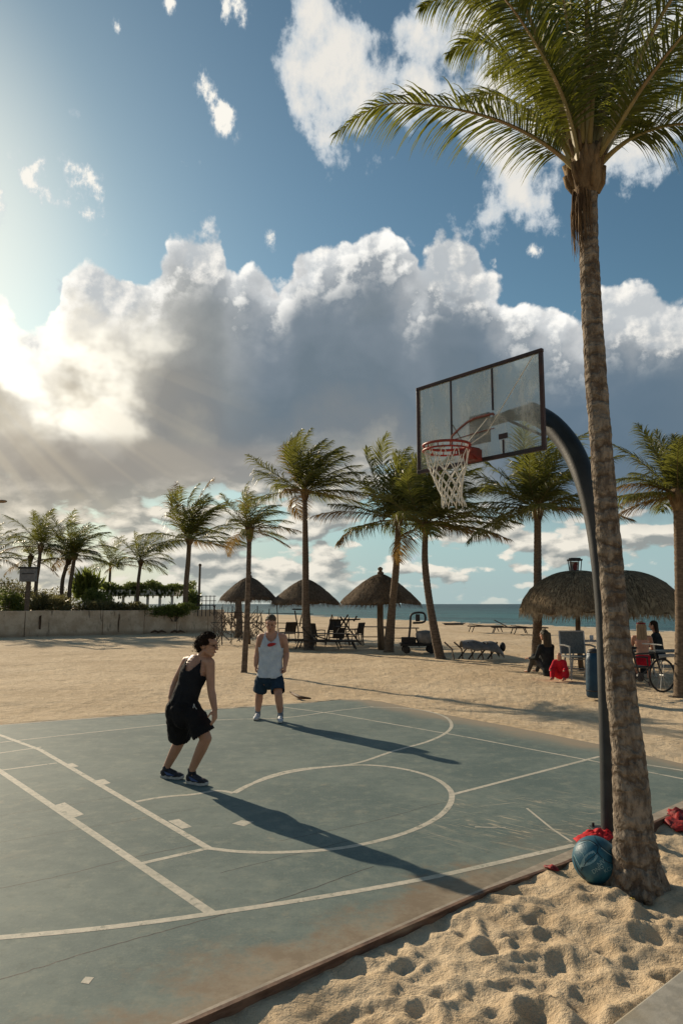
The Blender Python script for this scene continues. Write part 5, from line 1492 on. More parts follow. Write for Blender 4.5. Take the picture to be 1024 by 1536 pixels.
for k in range(n):
    a = 6.28318 * k / n; u = math.cos(a) * .072; w = math.sin(a) * .026 * (1 - .35 * math.cos(a))
    pr_.append((cpt.x + u * .97, cpt.y - .002 + abs(u) * .10 , cpt.z + w + u * .16))
s.add(pr_ , [tuple(range(n))]); pm = s.build('red_print', m_redprint, pB); q = pm.modifiers.new('s', 'SOLIDIFY'); q.thickness = .02; q.offset = 0
shorts(pB, hipc + Vector((0, 0, .0)), latB, [(hL, kL, .84), (hR, kR, .80)], m_navy, .098, .98)
rh = random.Random(5); hpz = []
for i in range(160):
    th = rh.uniform(0, 6.283); ph = rh.uniform(-.1, 1.5)
    x, y, z = math.cos(th) * math.cos(ph), math.sin(th) * math.cos(ph), math.sin(ph)
    if y > .30 and z < .50: continue
    hpz.append(('ell', HL(x * .078, -.012 + y * .096, .030 + z * .090), (.012, .012, .012)))
hpz.append(('ell', HL(0, -.016, .038), (.078, .092, .086), HM))
blob(hpz, .006, 2, m_hair2, 'hair', pB, clip=lambda v: not ((v - HL(0, 0, 0)).dot(HM @ Vector((0, 1, 0))) > .055 and (v - HL(0, 0, .0)).dot(HM @ Vector((0, 0, 1))) < .055))
s = MB()
for sg in (-1, 1): s.ell(HL(sg * .032, .086, .004), (.013, .008, .005), 8, 6, M=HM)
s.build('eyes', m_eye, pB)
s = MB()
for sg in (-1, 1): s.tube([HL(sg * .016, .098, .024), HL(sg * .034, .096, .029), HL(sg * .050, .082, .024)], .0045, n=5)
s.build('eyebrows', m_hair2, pB)
s = MB(); s.ell(HL(0, .098, -.062), (.022, .006, .007), 8, 6, M=HM); s.build('lips', m_lip, pB)
shoe(pB, Vector((aL.x, aL.y, 0)) + Vector((.01, .07, 0)), Vector((-.12, -1, 0)), aL, m_shoe2, m_sole, accent=m_shoeb)
shoe(pB, Vector((aR.x, aR.y, 0)) + Vector((-.01, .07, 0)), Vector((.10, -1, 0)), aR, m_shoe2, m_sole, accent=m_shoe)
for a_ in (aL, aR):
    s = MB(); s.tube([a_ + Vector((0, 0, .09)), a_ + Vector((0, 0, .02)), a_ + Vector((0, 0, -.05))], [.050, .045, .045], n=14); s.build('sock', m_sock, pB, smooth=True)

# ------------------------------------------------------------------ people resting on the beach
GP = 'people resting on the beach'
def seated(label, hip, face, cloth, skin, hair, hairkind, seat_h=0.0, k=1.0, lean=.08, knees=True, arms='knees', cloth_full=True, legcol=None):
    f = Vector(face); f.z = 0; f.normalize(); lat = Vector((f.y, -f.x, 0)); up = Vector((0, 0, 1))
    o = empty('person', (hip.x, hip.y, hip.z - .1), label, 'person', GP)
    h = Vector(hip) + up * (.11 + seat_h); sh = h + (up * .50 + f * lean) * k
    hd = sh + (up * .235 + f * .05) * k
    ts, fr_ = torso_stack(h, sh, lat, .98 * k)
    hp, HL, HM = head_parts(hd, f, up, k)
    Lh, Rh = h - lat * .09, h + lat * .09
    if seat_h > .2:
        kn = [Lh + f * .40 * k - lat * .04, Rh + f * .40 * k + lat * .04]; an = [q + Vector((0, 0, -seat_h - .02)) + f * .02 for q in kn]
    else:
        kn = [Lh + f * .34 * k + up * .28 * k - lat * .06, Rh + f * .34 * k + up * .28 * k + lat * .06]; an = [Lh + f * .52 * k - up * .06 - lat * .05, Rh + f * .52 * k - up * .06 + lat * .05]
    S = [sh - lat * .165 * k - up * .01, sh + lat * .165 * k - up * .01]
    E_ = [S[0] - up * .24 * k + f * .10 - lat * .06, S[1] - up * .24 * k + f * .10 + lat * .06]; W = [E_[0] + f * .20 * k - up * .02, E_[1] + f * .20 * k - up * .02]
    legs = limb(Lh, kn[0], an[0], (.085, .075, .055, .052, .036)) + limb(Rh, kn[1], an[1], (.085, .075, .055, .052, .036))
    feet = [('cap', an[0], an[0] + f * .15 - up * .02, .036, .026), ('cap', an[1], an[1] + f * .15 - up * .02, .036, .026)]
    arms_ = limb(S[0], E_[0], W[0], (.055, .048, .038, .038, .027)) + limb(S[1], E_[1], W[1], (.055, .048, .038, .038, .027))
    hands = hand_parts(W[0], f, -up, lat, .6, k) + hand_parts(W[1], f, -up, -lat, .6, k)
    neck = [('cap', sh, hd - up * .05, .055, .05), ('cap', S[0], sh, .05, .06), ('cap', S[1], sh, .05, .06)]
    blob(ts + hp + neck + arms_ + hands + legs + feet, .011, 4, skin, 'body', o)
    if cloth_full:
        big = lambda L_, e=.014: [('cap', a[1], a[2], a[3] + e, a[4] + e) for a in L_]
        blob(torso_stack(h, sh, lat, .98 * k, inflate=.018)[0] + big(neck[1:]) + big(arms_), .016, 4, cloth, 'jacket', o)
        if legcol: blob(big(legs) + [('ell', h, (.18, .14, .12), frame(lat, f, up))], .016, 4, legcol, 'trousers', o)
    elif cloth:
        ti, fi = torso_stack(h, sh, lat, .98 * k, inflate=.014)
        blob(ti, .014, 3, cloth, 'swimsuit', o, clip=lambda v: torso_coords(v, fi)[0] < .22)
    parts = [('ell', HL(0, -.014, .038), (.084 * k, .100 * k, .092 * k), HM)]
    if hairkind == 'long':
        for q in range(26):
            x = -.075 + .15 * (q % 9) / 8; yb = -.075 - .03 * math.cos(x * 18)
            parts.append(('cap', HL(x, yb, .03), HL(x * 1.25 , yb - .04, -(.40 if hair is m_hair3 else .24) - .05 * math.sin(q * 1.7)), .034 * k, .018 * k))
    elif hairkind == 'mid':
        for q in range(14):
            x = -.075 + .15 * (q % 7) / 6; parts.append(('cap', HL(x, -.06, .03), HL(x * 1.2, -.085, -.17), .034 * k, .022 * k))
    if hairkind != 'none':
        fd, ud_ = HM @ Vector((0, 1, 0)), HM @ Vector((0, 0, 1)); c0 = HL(0, 0, 0)
        blob(parts, .012, 2, hair, 'hair', o, clip=lambda v: not ((v - c0).dot(fd) > .055 and (v - c0).dot(ud_) < .06))
    return o, HL, HM, sh, h, f, lat
m_darkcl = clothmat('dark_jacket', (0.012, 0.016, 0.018), (0.030, 0.034, 0.034))
m_jeans = clothmat('grey_trousers', (0.05, 0.05, 0.05), (0.09, 0.09, 0.085))
m_redcl = clothmat('red_clothes', (0.62, 0.02, 0.035), (0.48, 0.015, 0.03))
w1 = G(824, 1012); w1.z = 0
seated('woman with very long brown hair in dark clothes sitting on the sand, back turned', w1, Vector((-.45, .9, 0)), m_darkcl, m_skin2, m_hair3, 'long', 0.0, 1.2, legcol=m_jeans)
c1 = G(842, 1019); c1.z = 0
seated('small child in bright red clothes sitting bent over on the sand beside the grey chair', c1, Vector((-.5, -.85, 0)), m_redcl, m_skin2, m_hair2, 'none', 0.0, .62, lean=.22, legcol=m_redcl)
w2 = G(966, 1026); w2.z = 0
o2, HL, HM, sh_, h_, f_, lat_ = seated('bare backed woman with long blond hair and red headband sitting at the table', w2, Vector((.35, .94, 0)), m_redcl, m_skin2, m_hair4, 'long', .42, 1.02, cloth_full=False)
s = MB(); s.tube([HL(math.cos(a) * .088, -.012 + math.sin(a) * .104, .075) for a in (k * .3927 for k in range(16))], .016, n=6, closed=True); s.build('headband', m_redcloth2, o2, smooth=True)
w3 = G(992, 1016); w3.z = 0
o3, HL, HM, *_r = seated('person in a dark jacket with dark hair tied back sitting at the table', w3, Vector((-.75, .6, 0)), m_darkcl, m_skin2, m_hair1, 'mid', .42, 1.0, legcol=m_darkcl)
# ================================================================== concrete wall and planting behind it
m_wall, t = newmat('weathered_concrete')
v = posw(); X_, Y_, Z_ = sepv(v)
f1 = noise(v, 1.3, 6, .65); f2 = noise(stretchv(v, 1, 1, .25), 3.0, 6, .7); f3 = noise(v, 14, 4, .6)
c = cmix(sstep(f1, .38, .62), (0.48, 0.355, 0.24), (0.64, 0.505, 0.36)); c = cmix(sstep(f2, .57, .66) * .7, c, (0.105, 0.070, 0.045))
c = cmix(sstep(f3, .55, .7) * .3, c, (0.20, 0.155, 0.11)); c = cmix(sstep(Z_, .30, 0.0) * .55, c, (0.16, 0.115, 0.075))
finish(t, c, .9, f1 + f3, .6, .03, .2)
m_stain = pmat('rust_stain', (0.06, 0.035, 0.02), (0.14, 0.085, 0.05), 8, st=(1, 1, .3), rough=.95)
W0, W1 = G(-60, 957), G(322, 947); wz = 1.42
wall = empty('concrete_wall', (W0.x, W0.y, 0), 'long low weathered concrete wall with dark rust streaks across the left of the beach', 'wall')
wd = (W1 - W0).normalized(); wn = Vector((wd.y, -wd.x, 0)); WL = (W1 - W0).length; rz_ = math.atan2(wd.y, wd.x)
s = MB(); x = 0; rw = random.Random(4); panels = []
while x < WL:
    L = rw.choice([2.6, 3.2, 4.4, 2.2]); L = min(L, WL - x); panels.append((x, L)); x += L
for i, (x, L) in enumerate(panels):
    o_ = rw.uniform(-.03, .03); c_ = W0 + wd * (x + L / 2) + wn * o_
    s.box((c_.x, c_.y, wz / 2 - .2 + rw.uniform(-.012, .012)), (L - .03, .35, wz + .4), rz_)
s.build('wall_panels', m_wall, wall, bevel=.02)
s = MB()
for x in (4.0, 8.6, 16.9): 
    c_ = W0 + wd * x + wn * .21; h = rw.uniform(.8, 1.3); zz_ = rw.uniform(h / 2, wz - h / 2 - .05) 
    n = 10; vs = []
    for k in range(n):
        a = 6.283 * k / n; sq_ = (abs(math.cos(a)) ** .4) * (1 if math.cos(a) > 0 else -1); vs.append((c_.x + wd.x * sq_ * .07 * rw.uniform(.6, 1.4), c_.y + wd.y * .1 * sq_, zz_ + math.sin(a) * h / 2 * rw.uniform(.85, 1.05)))
    s.add(vs, [tuple(range(n))])
s.build('rust_streaks', m_stain, wall)
s = MB(); c_ = W0 + wd * WL; s.box((c_.x + .02, c_.y + 1.2, wz / 2 - .1), (.34, 2.6, wz + .18)); s.build('end_panel', m_wall, wall)
# raised ground behind the wall
m_soil = pmat('planted_ground', (0.10, 0.10, 0.04), (0.20, 0.17, 0.09), 1.2, rough=.95, bstr=.8, bdist=.1)
s = MB(); q0, q1 = W0 - wn * .3 - wd * 20, W1 - wn * .3
nx, ny = 50, 12; vs = []
for j in range(ny + 1):
    for i in range(nx + 1):
        p = q0.lerp(q1, i / nx) - wn * j * 1.6
        vs.append((p.x, p.y, 1.0 + .35 * math.sin(min(1, j / 6) * 1.57) * (1 - .8 * smooth(np.array(i / nx), .6, .95)) + rw.uniform(-.05, .05) - (1.3 if j == ny else 0)))
s.add(vs, [(j * (nx + 1) + i, j * (nx + 1) + i + 1, (j + 1) * (nx + 1) + i + 1, (j + 1) * (nx + 1) + i) for j in range(ny) for i in range(nx)])
tag(s.build('planted_ground', m_soil, smooth=True), kind='structure')

m_bush = leafmat('bush_leaf', (0.09, 0.12, 0.03), (0.17, 0.20, 0.05), (0.28, 0.34, 0.08))
m_bush2 = leafmat('scrub_leaf', (0.11, 0.110, 0.045), (0.21, 0.185, 0.085), (0.26, 0.24, 0.09))
m_hedge = leafmat('hedge_leaf', (0.10, 0.14, 0.045), (0.17, 0.21, 0.06), (0.28, 0.34, 0.08))
m_twig = pmat('twig', (0.10, 0.075, 0.05), (0.20, 0.155, 0.11), 9, rough=.9)
def bush(label, c, r, n, mat, seed, cat='shrub', group=None, name='shrub', lw=.10, core=True, z0=None, spiky=0.0):
    r_ = random.Random(seed); c = Vector(c)
    o = empty(name, (c.x, c.y, c.z), label, cat, group)
    s = MB()
    lumps = [(Vector((r_.uniform(-.6, .6) * r[0], r_.uniform(-.6, .6) * r[1], r_.uniform(.1, .75) * r[2])), r_.uniform(.35, .6)) for _ in range(7)] + [(Vector((0, 0, r[2] * .35)), .75)]
    for i in range(n):
        lc_, lr = r_.choice(lumps)
        d = Vector((r_.gauss(0, 1), r_.gauss(0, 1), r_.gauss(0, 1) + .3)).normalized() * (r_.random() ** .35)
        p = c + lc_ + Vector((d.x * r[0], d.y * r[1], d.z * r[2])) * lr
        if p.z < c.z: p.z = c.z + r_.uniform(0, .3)
        a = r_.uniform(0, 6.283); u = Vector((math.cos(a), math.sin(a), r_.uniform(-.4, .9 + spiky * 2))).normalized(); w = u.orthogonal().normalized()
        w = (Matrix.Rotation(r_.uniform(0, 6.28), 3, u) @ w)
        l = lw * r_.uniform(.7, 1.5) * (1 + spiky)
        s.add([p, p + u * l * .5 + w * l * .22 / (1 + spiky), p + u * l, p + u * l * .5 - w * l * .22 / (1 + spiky)], [(0, 1, 2, 3)])
    s.build('foliage', mat, o)
    s = MB()
    for i in range(9):
        a = r_.uniform(0, 6.283); s.tube([c + Vector((math.cos(a) * .1, math.sin(a) * .1, -.3)), c + Vector((math.cos(a) * r[0] * .5, math.sin(a) * r[1] * .5, r[2] * .7))], [.03, .01], n=4)
    s.build('branches', m_twig, o)
    return o
def VP_(px, py, Y): return P(px, py, Y)
def bz(px, Y, z): 
    p = P(px, 906, Y); return Vector((p.x, p.y, z))
GS = 'shrubs growing behind the concrete wall'
k44 = 1084 / 44
bush('round dark green bush below the smallest palm behind the wall', bz(152, 46.5, 1.1), (1.2, 1.0, 1.5), 5200, m_bush, 1, group=GS, lw=.13)
bush('tall bright green bush at the left edge above the wall', bz(8, 43, 1.1), (1.2, .9, 1.5), 4200, m_bush, 2, group=GS, lw=.13)
bush('loose grey green scrub beside the sign box post', bz(22, 46, 1.2), (1.6, 1, 1.9), 2200, m_bush2, 3, group=GS, lw=.12, spiky=.6)
bush('sparse low scrub between the sign box and the pair of palms', bz(75, 45, 1.1), (1.5, .9, 1.1), 2200, m_bush2, 4, group=GS, lw=.13, spiky=.8)
bush('low olive scrub under the round dark bush', bz(130, 44.5, 1.1), (2.2, .6, .75), 2600, m_bush2, 5, group=GS, lw=.12, spiky=.6)
bush('low brownish scrub in front of the white roofed shelter', bz(190, 45, 1.05), (1.7, .5, .75), 2400, m_bush2, 6, group=GS, lw=.12, spiky=.6)
bush('low leafy plants on the wall end beside the reddish palm trunk', bz(262, 46, 1.0), (1.5, .5, .75), 2600, m_bush, 7, group=GS, lw=.15, spiky=.4)
bush('strip of low plants along the middle of the wall top', bz(226, 45.5, 1.0), (1.3, .5, .6), 1900, m_bush, 8, group=GS, lw=.14, spiky=.4)
bush('feathery young shrub right of the reddish palm trunk', bz(292, 47.5, 1.3), (.5, .5, 1.3), 1300, m_hedge, 9, group=GS, lw=.15, spiky=.5)
bush('yellowish scrub covering the slope left of the close pair of palms', bz(60, 50, 1.3), (2.6, 1, 1.4), 2600, m_bush2, 10, group=GS, lw=.13, spiky=.4)
bush('small spiky palm shrub left of the smallest palm', bz(128, 48, 2.0), (.8, .6, 1.4), 700, m_bush, 11, group=GS, lw=.32, spiky=1.4)
# planted-roof shelter
m_white = pmat('white_fascia', (0.72, 0.71, 0.68), (0.58, 0.57, 0.54), 5, rough=.7)
Ys = 52; A_, B_ = P(170, 906, Ys), P(268, 906, Ys)
sh = empty('garden_shelter', (A_.x, A_.y, 1.0), 'open shelter with white fascia and a roof overgrown by a clipped green hedge', 'shelter')
zf = CAM_H + 22 * Ys / 1084
s = MB(); s.box(((A_.x + B_.x) / 2, Ys, zf - .28), (B_.x - A_.x, 3.0, .42)); s.build('roof_slab', m_white, sh, bevel=.02)
s = MB()
for i in range(6):
    x = A_.x + .2 + (B_.x - A_.x - .4) * i / 5
    s = MB(); s.box((x, Ys - 1.2, zf / 2), (.16, .16, zf - .55)); s.build('post', m_white, sh)
r_ = random.Random(6); s = MB()
for i in range(9000):
    x = r_.uniform(A_.x - .8, B_.x + 1.2); h = .42 + .14 * math.sin(x * 1.7) + .12 * math.sin(x * 4.1)
    p = Vector((x, Ys - 1.5 + r_.uniform(0, 1.6) ** 1, zf - .06 + h * r_.random() ** .7)); a = r_.uniform(0, 6.28); u = Vector((math.cos(a), math.sin(a) * .5, r_.uniform(-.8, .8))).normalized(); w = u.orthogonal().normalized(); l = r_.uniform(.10, .2)
    if r_.random() < .03: p.z -= r_.uniform(0, .5); p.y = Ys - 1.55; u = Vector((0, 0, -1)); w = Vector((1, 0, 0)); l *= 1.6
    s.add([p, p + u * l * .5 + w * l * .25, p + u * l, p + u * l * .5 - w * l * .25], [(0, 1, 2, 3)])
s.build('hedge', m_hedge, sh)
# sign box on a post
q = G(40, 955); yq = q.y + .7; q = P(40, 906, yq); kq = yq / 1084
sb = empty('sign_box', (q.x, yq, 1.0), 'grey metal box sign on a dark timber post behind the wall', 'sign')
s = MB(); s.tube([(q.x, yq, .9), (q.x + .05, yq, CAM_H + 33 * kq)], .14, n=8); s.build('post', m_bark2, sb)
m_greymetal = pmat('grey_metal', (0.14, 0.14, 0.135), (0.22, 0.21, 0.20), 5, rough=.5, bstr=.1)
s = MB(); s.box((q.x + .1, yq - .22, CAM_H + 43 * kq), (24 * kq, .28, 20 * kq)); s.build('box', m_greymetal, sb, bevel=.03)
s = MB(); s.box((q.x + .1, yq - .22, CAM_H + 54 * kq), (27 * kq, .40, 2.2 * kq)); s.box((q.x + .15, yq - .375, CAM_H + 45 * kq), (18 * kq, .02, 1.2 * kq)); s.build('lid', m_dark, sb)
# slim post
q = P(298, 906, 47.5); pt_ = P(300, 850, 47.5)
s = MB(); s.tube([(q.x, 47.5, 1.0), (pt_.x, 47.5, pt_.z)], [.085, .07], n=8); s.lathe([(.07, 0), (.10, .05), (.10, .15), (.03, .2)], c=(pt_.x, 47.5, pt_.z), n=8)
tag(s.build('lamp_post', m_bark2), 'slim dark bare post standing behind the end of the wall', 'post')
# street lamp at the left edge
YL = 46; q = P(-40, 906, YL); hd_ = P(3, 752, YL)
lp = empty('street_lamp', (q.x, YL, 0), 'street lamp whose amber lamp head pokes in at the left edge of the view', 'street lamp')
s = MB(); s.tube(roundp([Vector((q.x, YL, -.1)), Vector((q.x, YL, 3.6)), Vector((q.x + .25, YL, hd_.z - .1)), Vector((q.x + .9, YL, hd_.z + .02)), Vector((hd_.x - .2, YL, hd_.z))], 6), .09, n=8); s.build('pole', m_greymetal, lp, smooth=True)
m_amber = pmat('amber_lamp', (0.45, 0.27, 0.14), (0.36, 0.22, 0.12), 8, rough=.4)
s = MB(); s.ell((hd_.x - .02, YL, hd_.z), (.36, .18, .11), 14, 8); s.build('lamp_head', m_amber, lp, smooth=True)

# ------------------------------------------------------------------ railing of rough branches by the wall end
m_branch = pmat('bare_branch', (0.09, 0.075, 0.06), (0.20, 0.17, 0.14), 9, rough=.9)
fe_ = empty('branch_fence', P(305, 906, 33) * 1 - Vector((0, 0, CAM_H)), 'tangled fence of crooked dark branches and thin rails beside the end of the wall', 'fence')
rb = random.Random(12)
def F(px, z, Y=33.0): p = P(px, 906, Y); return Vector((p.x, Y, z))
for px in (322, 334, 348, 386, 404, 416):
    s = MB(); s.tube([F(px, -.1), F(px + rb.uniform(-1, 1), 1.0), F(px + rb.uniform(-1, 1), 1.55 + rb.uniform(0, .25))], .022, n=5); s.build('upright', m_dark, fe_)
s = MB()
for z in (1.38, .95):
    s.tube([F(318, z), F(350, z + .03), F(385, z), F(430, z - .02), F(470, z - .04)], .016, n=5)
s.build('rail', m_dark, fe_)
s = MB()
for i in range(120):
    x = rb.uniform(322, 398); z = rb.uniform(0, 1.2); a = rb.uniform(.5, 2.6); l = rb.uniform(.2, .7)
    y = 33 + rb.uniform(-.5, .5); p = F(x, z, y); d = Vector((math.cos(a) * l, rb.uniform(-.1, .1), math.sin(a) * l))
    s.tube([p, p + d * .5 + Vector((rb.uniform(-.06, .06), 0, 0)), p + d], [.022, .018, .008], n=4)
s.build('branches', m_branch, fe_)
s = MB(); q = G(358, 956); 
s.tube([Vector((q.x, q.y, -.1)), Vector((q.x + .02, q.y, .9)), Vector((q.x - .06, q.y, 1.9)), Vector((q.x + .1, q.y, 2.7))], [.24, .17, .19, .12], n=9)
s.tube([Vector((q.x - .05, q.y, 1.5)), Vector((q.x - .18, q.y - .1, 1.3)), Vector((q.x - .22, q.y - .1, 1.0))], [.12, .10, .05], n=7)
tag(s.build('tree_stump', m_bark2, smooth=True), 'thick dark gnarled trunk standing under the leftmost thatched umbrella', 'tree trunk')
# railing on top of the wall end
rl = empty('railing', (W1.x, W1.y, wz), 'low metal railing of thin bars on the ground behind the wall end', 'railing')
for i in range(5):
    p = P(297 + i * 6, 906, 47); s = MB(); s.tube([(p.x, 47, 1.0), (p.x, 47, 2.35)], .028, n=5); s.build('upright', m_dark, rl)
s = MB()
for z in (1.7, 2.0, 2.3):
    a, b = P(295, 906, 47), P(324, 906, 47); s.tube([(a.x, 47, z), (b.x, 47, z)], .022, n=5)
s.build('rail', m_dark, rl)

# ================================================================== beach furniture
m_wood = pmat('weathered_wood', (0.085, 0.062, 0.045), (0.17, 0.13, 0.095), 8, st=(1, 4, 1), bstr=.4)
m_woodd = pmat('dark_wood', (0.028, 0.022, 0.018), (0.060, 0.048, 0.038), 8, st=(1, 4, 1), bstr=.4)
m_sling = pmat('grey_sling', (0.10, 0.115, 0.11), (0.15, 0.16, 0.155), 30, rough=.8)
m_alu = pmat('aluminium', (0.42, 0.42, 0.40), (0.30, 0.30, 0.29), 10, rough=.4, metal=.6)
m_white2 = pmat('white_plastic', (0.62, 0.61, 0.58), (0.48, 0.47, 0.45), 10, rough=.5)
m_rubber = pmat('black_rubber', (0.012, 0.012, 0.012), (0.03, 0.03, 0.03), 20, rough=.8)
def lounger(label, x, y, rz, mat, group, back=.55, sc_=1.0):
    o = empty('sun_lounger', (0, 0, 0), label, 'sun lounger', group)
    s = MB()
    for sg in (-1, 1): s.box((0, sg * .30, .32), (1.9, .045, .06))
    s.build('frame', m_woodd, o, bevel=.004)
    s = MB()
    for k in range(13): s.box((-.10 + k * .082, 0, .345), (.06, .58, .02))
    s.build('seat', mat, o)
    s = MB()
    a = back
    for k in range(9): s.box((-.16 - k * .08 * math.cos(a), 0, .35 + k * .08 * math.sin(a)), (.06, .58, .02), M=Matrix.Rotation(a, 3, 'Y'))
    for sg in (-1, 1): s.tube([(-.12, sg * .27, .345), (-.16 - .72 * math.cos(a), sg * .27, .35 + .72 * math.sin(a))], .02, n=5)
    s.build('backrest', mat, o)
    for px in (-.75, .75):
        for sg in (-1, 1):
            s = MB(); s.tube([(px, sg * .28, .32), (px + (.14 if px > 0 else -.14), sg * .28, 0)], .026, n=6); s.build('leg', m_woodd, o)
    o.location = (x, y, 0); o.rotation_euler = (0, 0, rz); o.scale = (sc_,) * 3
    return o
for lab, px, py, rz, bk in [('dark lounger frame in front of the long low bench table', 500, 974, .1, .3), ('dark lounger with raised back just right of the tallest palm trunk', 478, 973, -.2, .8), ('dark lounger left of the tallest palm trunk, beside the vest of the standing player', 436, 972, .15, .6)]:
    p = G(px, py); lounger(lab, p.x, p.y, rz, m_woodd, 'dark loungers in the furniture cluster', back=bk)
GL = 'dark wooden sun loungers near the waterline'
for i, (px, py, rz, lab) in enumerate([(728, 948, .15, 'leftmost flat dark lounger near the waterline right of the curved palm'), (764, 950, -.1, 'middle dark lounger near the waterline with its back raised'), (793, 951, .1, 'dark lounger near the waterline, touching the straight palm trunk')]):
    p = G(px, py); lounger(lab, p.x, p.y, rz, m_woodd, GL, back=(.1, .5, .12)[i], sc_=1.15)
p = G(680, 937); 
s = MB(); s.box((p.x, p.y, .10), (1.9, .9, .06)); s.box((p.x, p.y, .03), (1.6, .7, .08)); tag(s.build('low_platform', m_woodd, bevel=.01), 'low flat dark wooden platform on the sand behind the curved palm', 'platform')

def table(label, x, y, rz, L, Wd, H, mat, group=None, tilt=0.0, legmat=None, splay=.12):
    o = empty('table', (0, 0, 0), label, 'table', group); M = Matrix.Rotation(tilt, 3, 'Y')
    s = MB(); n = max(3, int(Wd / .11))
    for k in range(n): s.box((0, -Wd / 2 + Wd * (k + .5) / n, H), (L, Wd / n - .012, .03), M=M)
    s.build('tabletop', mat, o)
    for sx in (-1, 1):
        for sy in (-1, 1):
            s = MB(); s.tube([(sx * (L / 2 - .12), sy * (Wd / 2 - .06), H - .02), (sx * (L / 2 - .12 + splay), sy * (Wd / 2 - .03), 0)], .026, n=6); s.build('leg', legmat or mat, o)
    s = MB(); s.tube([(-L / 2 + .06, 0, H * .45), (L / 2 - .06, 0, H * .45)], .02, n=5); s.build('stretcher', legmat or mat, o)
    o.location = (x, y, 0); o.rotation_euler = (0, 0, rz); return o
def chair(label, x, y, rz, frame_m, sling, group=None, back_tilt=.25, H=.42, sc_=1.0, fallen=None):
    o = empty('chair', (0, 0, 0), label, 'chair', group); W2 = .25
    s = MB(); s.box((0, 0, H), (.48, .46, .025)); s.build('seat', sling, o, bevel=.004)
    bx = -.24; tx_ = bx - .48 * math.sin(back_tilt); tz = H + .48 * math.cos(back_tilt)
    s = MB(); s.add([(bx, -W2, H + .04), (bx, W2, H + .04), (tx_, W2, tz), (tx_, -W2, tz), (bx - .015, -W2, H + .04), (bx - .015, W2, H + .04), (tx_ - .015, W2, tz), (tx_ - .015, -W2, tz)], [(0, 1, 2, 3), (7, 6, 5, 4), (0, 4, 5, 1), (3, 2, 6, 7), (1, 5, 6, 2), (0, 3, 7, 4)]); s.build('backrest', sling, o)
    for sg in (-1, 1):
        s = MB(); s.tube([(.22, sg * W2, H + .2), (.26, sg * W2, 0)], .015, n=6); s.build('leg', frame_m, o)
        s = MB(); s.tube([(bx - .0, sg * W2, H), (bx - .08, sg * W2, 0)], .015, n=6); s.build('leg', frame_m, o)
        s = MB(); s.tube([(.24, sg * W2, H + .2), (0, sg * (W2 + .01), H + .22), (bx - .06, sg * W2, H + .21)], .018, n=6); s.build('armrest', frame_m, o)
    s = MB()
    for sg in (-1, 1): s.tube([(bx - .05, sg * W2, .14), (bx, sg * W2, H), (tx_, sg * W2, tz)], .015, n=6); s.tube([(bx, sg * W2, H), (.24, sg * W2, H - .01), (.245, sg * W2, .14)], .013, n=5)
    s.tube([(tx_, -W2, tz), (tx_, W2, tz)], .015, n=6); s.tube([(.24, -W2, .16), (.24, W2, .16)], .012, n=5); s.tube([(bx - .05, -W2, .16), (bx - .05, W2, .16)], .012, n=5)
    s.build('chair_frame', frame_m, o)
    o.location = (x, y, 0 if not fallen else .28); o.rotation_euler = (fallen or 0, 0, rz); o.scale = (sc_,) * 3
    return o
def gpt(px, py): p = G(px, py); return p.x, p.y
GT = 'dark wooden furniture under the palms'
for a in [('dark slatted table left of the tallest palm trunk', 442, 968, .1, 1.7, .75, .55), ('long low dark bench table right of the tallest palm trunk', 492, 968, -.05, 1.9, .8, .50), ('small dark table at the right end of the furniture cluster', 522, 964, .2, 1.0, .6, .62)]:
    x, y = gpt(a[1], a[2]); table(a[0], x, y, a[3], a[4], a[5], a[6], m_woodd, GT)
for a in [('dark chair facing left beside the tallest palm, backrest toward the sea', 430, 966, 2.2), ('dark chair turned sideways between the two low tables', 474, 970, .9), ('dark high backed chair at the middle of the furniture cluster', 502, 962, -1.6), ('upturned dark chair with legs in the air on the bench table', 512, 965, 1.2), ('dark chair at the far right of the furniture cluster', 531, 968, 2.6)]:
    x, y = gpt(a[1], a[2]); up_ = a[0].startswith('upturned'); c_ = chair(a[0], x, y, a[3], m_woodd, m_woodd, GT, sc_=1.1, fallen=3.14 if up_ else None)
    if up_: c_.location.z = 1.22
rb = random.Random(31)
def bars(name, label, cat, pts, r, mat, group=None):
    o = empty(name, (pts[0][0].x, pts[0][0].y, 0), label, cat, group)
    for a, b in pts:
        s = MB(); s.tube([a, a.lerp(b, .5) + Vector((rb.uniform(-.02, .02), 0, rb.uniform(-.02, .02))), b], r, n=6); s.build('bar', mat, o)
    return o
def FP(px, py, Y): return P(px, py, Y)
yb = G(500, 966).y
bars('trestle_stand', 'tall stand of crossed dark wooden bars rising from the furniture cluster', 'trestle', [(FP(488, 968, yb), FP(498, 922, yb)), (FP(512, 960, yb), FP(523, 928, yb)), (FP(494, 930, yb), FP(540, 929, yb)), (FP(510, 925, yb), FP(540, 966, yb)), (FP(522, 922, yb), FP(505, 950, yb)), (FP(530, 932, yb), FP(535, 924, yb))], .035, m_woodd)
yb = G(440, 966).y
bars('trestle_stand', 'thin dark pole frame left of the tallest palm trunk', 'trestle', [(FP(438, 914, yb), FP(456, 914, yb)), (FP(442, 916, yb), FP(447, 944, yb)), (FP(455, 914, yb), FP(449, 940, yb)), (FP(447, 944, yb), FP(447, 958, yb))], .03, m_woodd)
x, y = gpt(562, 968); table('narrow dark table left of the thick umbrella post', x, y, .1, 1.3, .6, .8, m_wood, splay=.05)
x, y = gpt(602, 970); table('grey wooden table between the umbrella post and the hand cart', x, y, -.1, 1.5, .7, .78, m_wood)
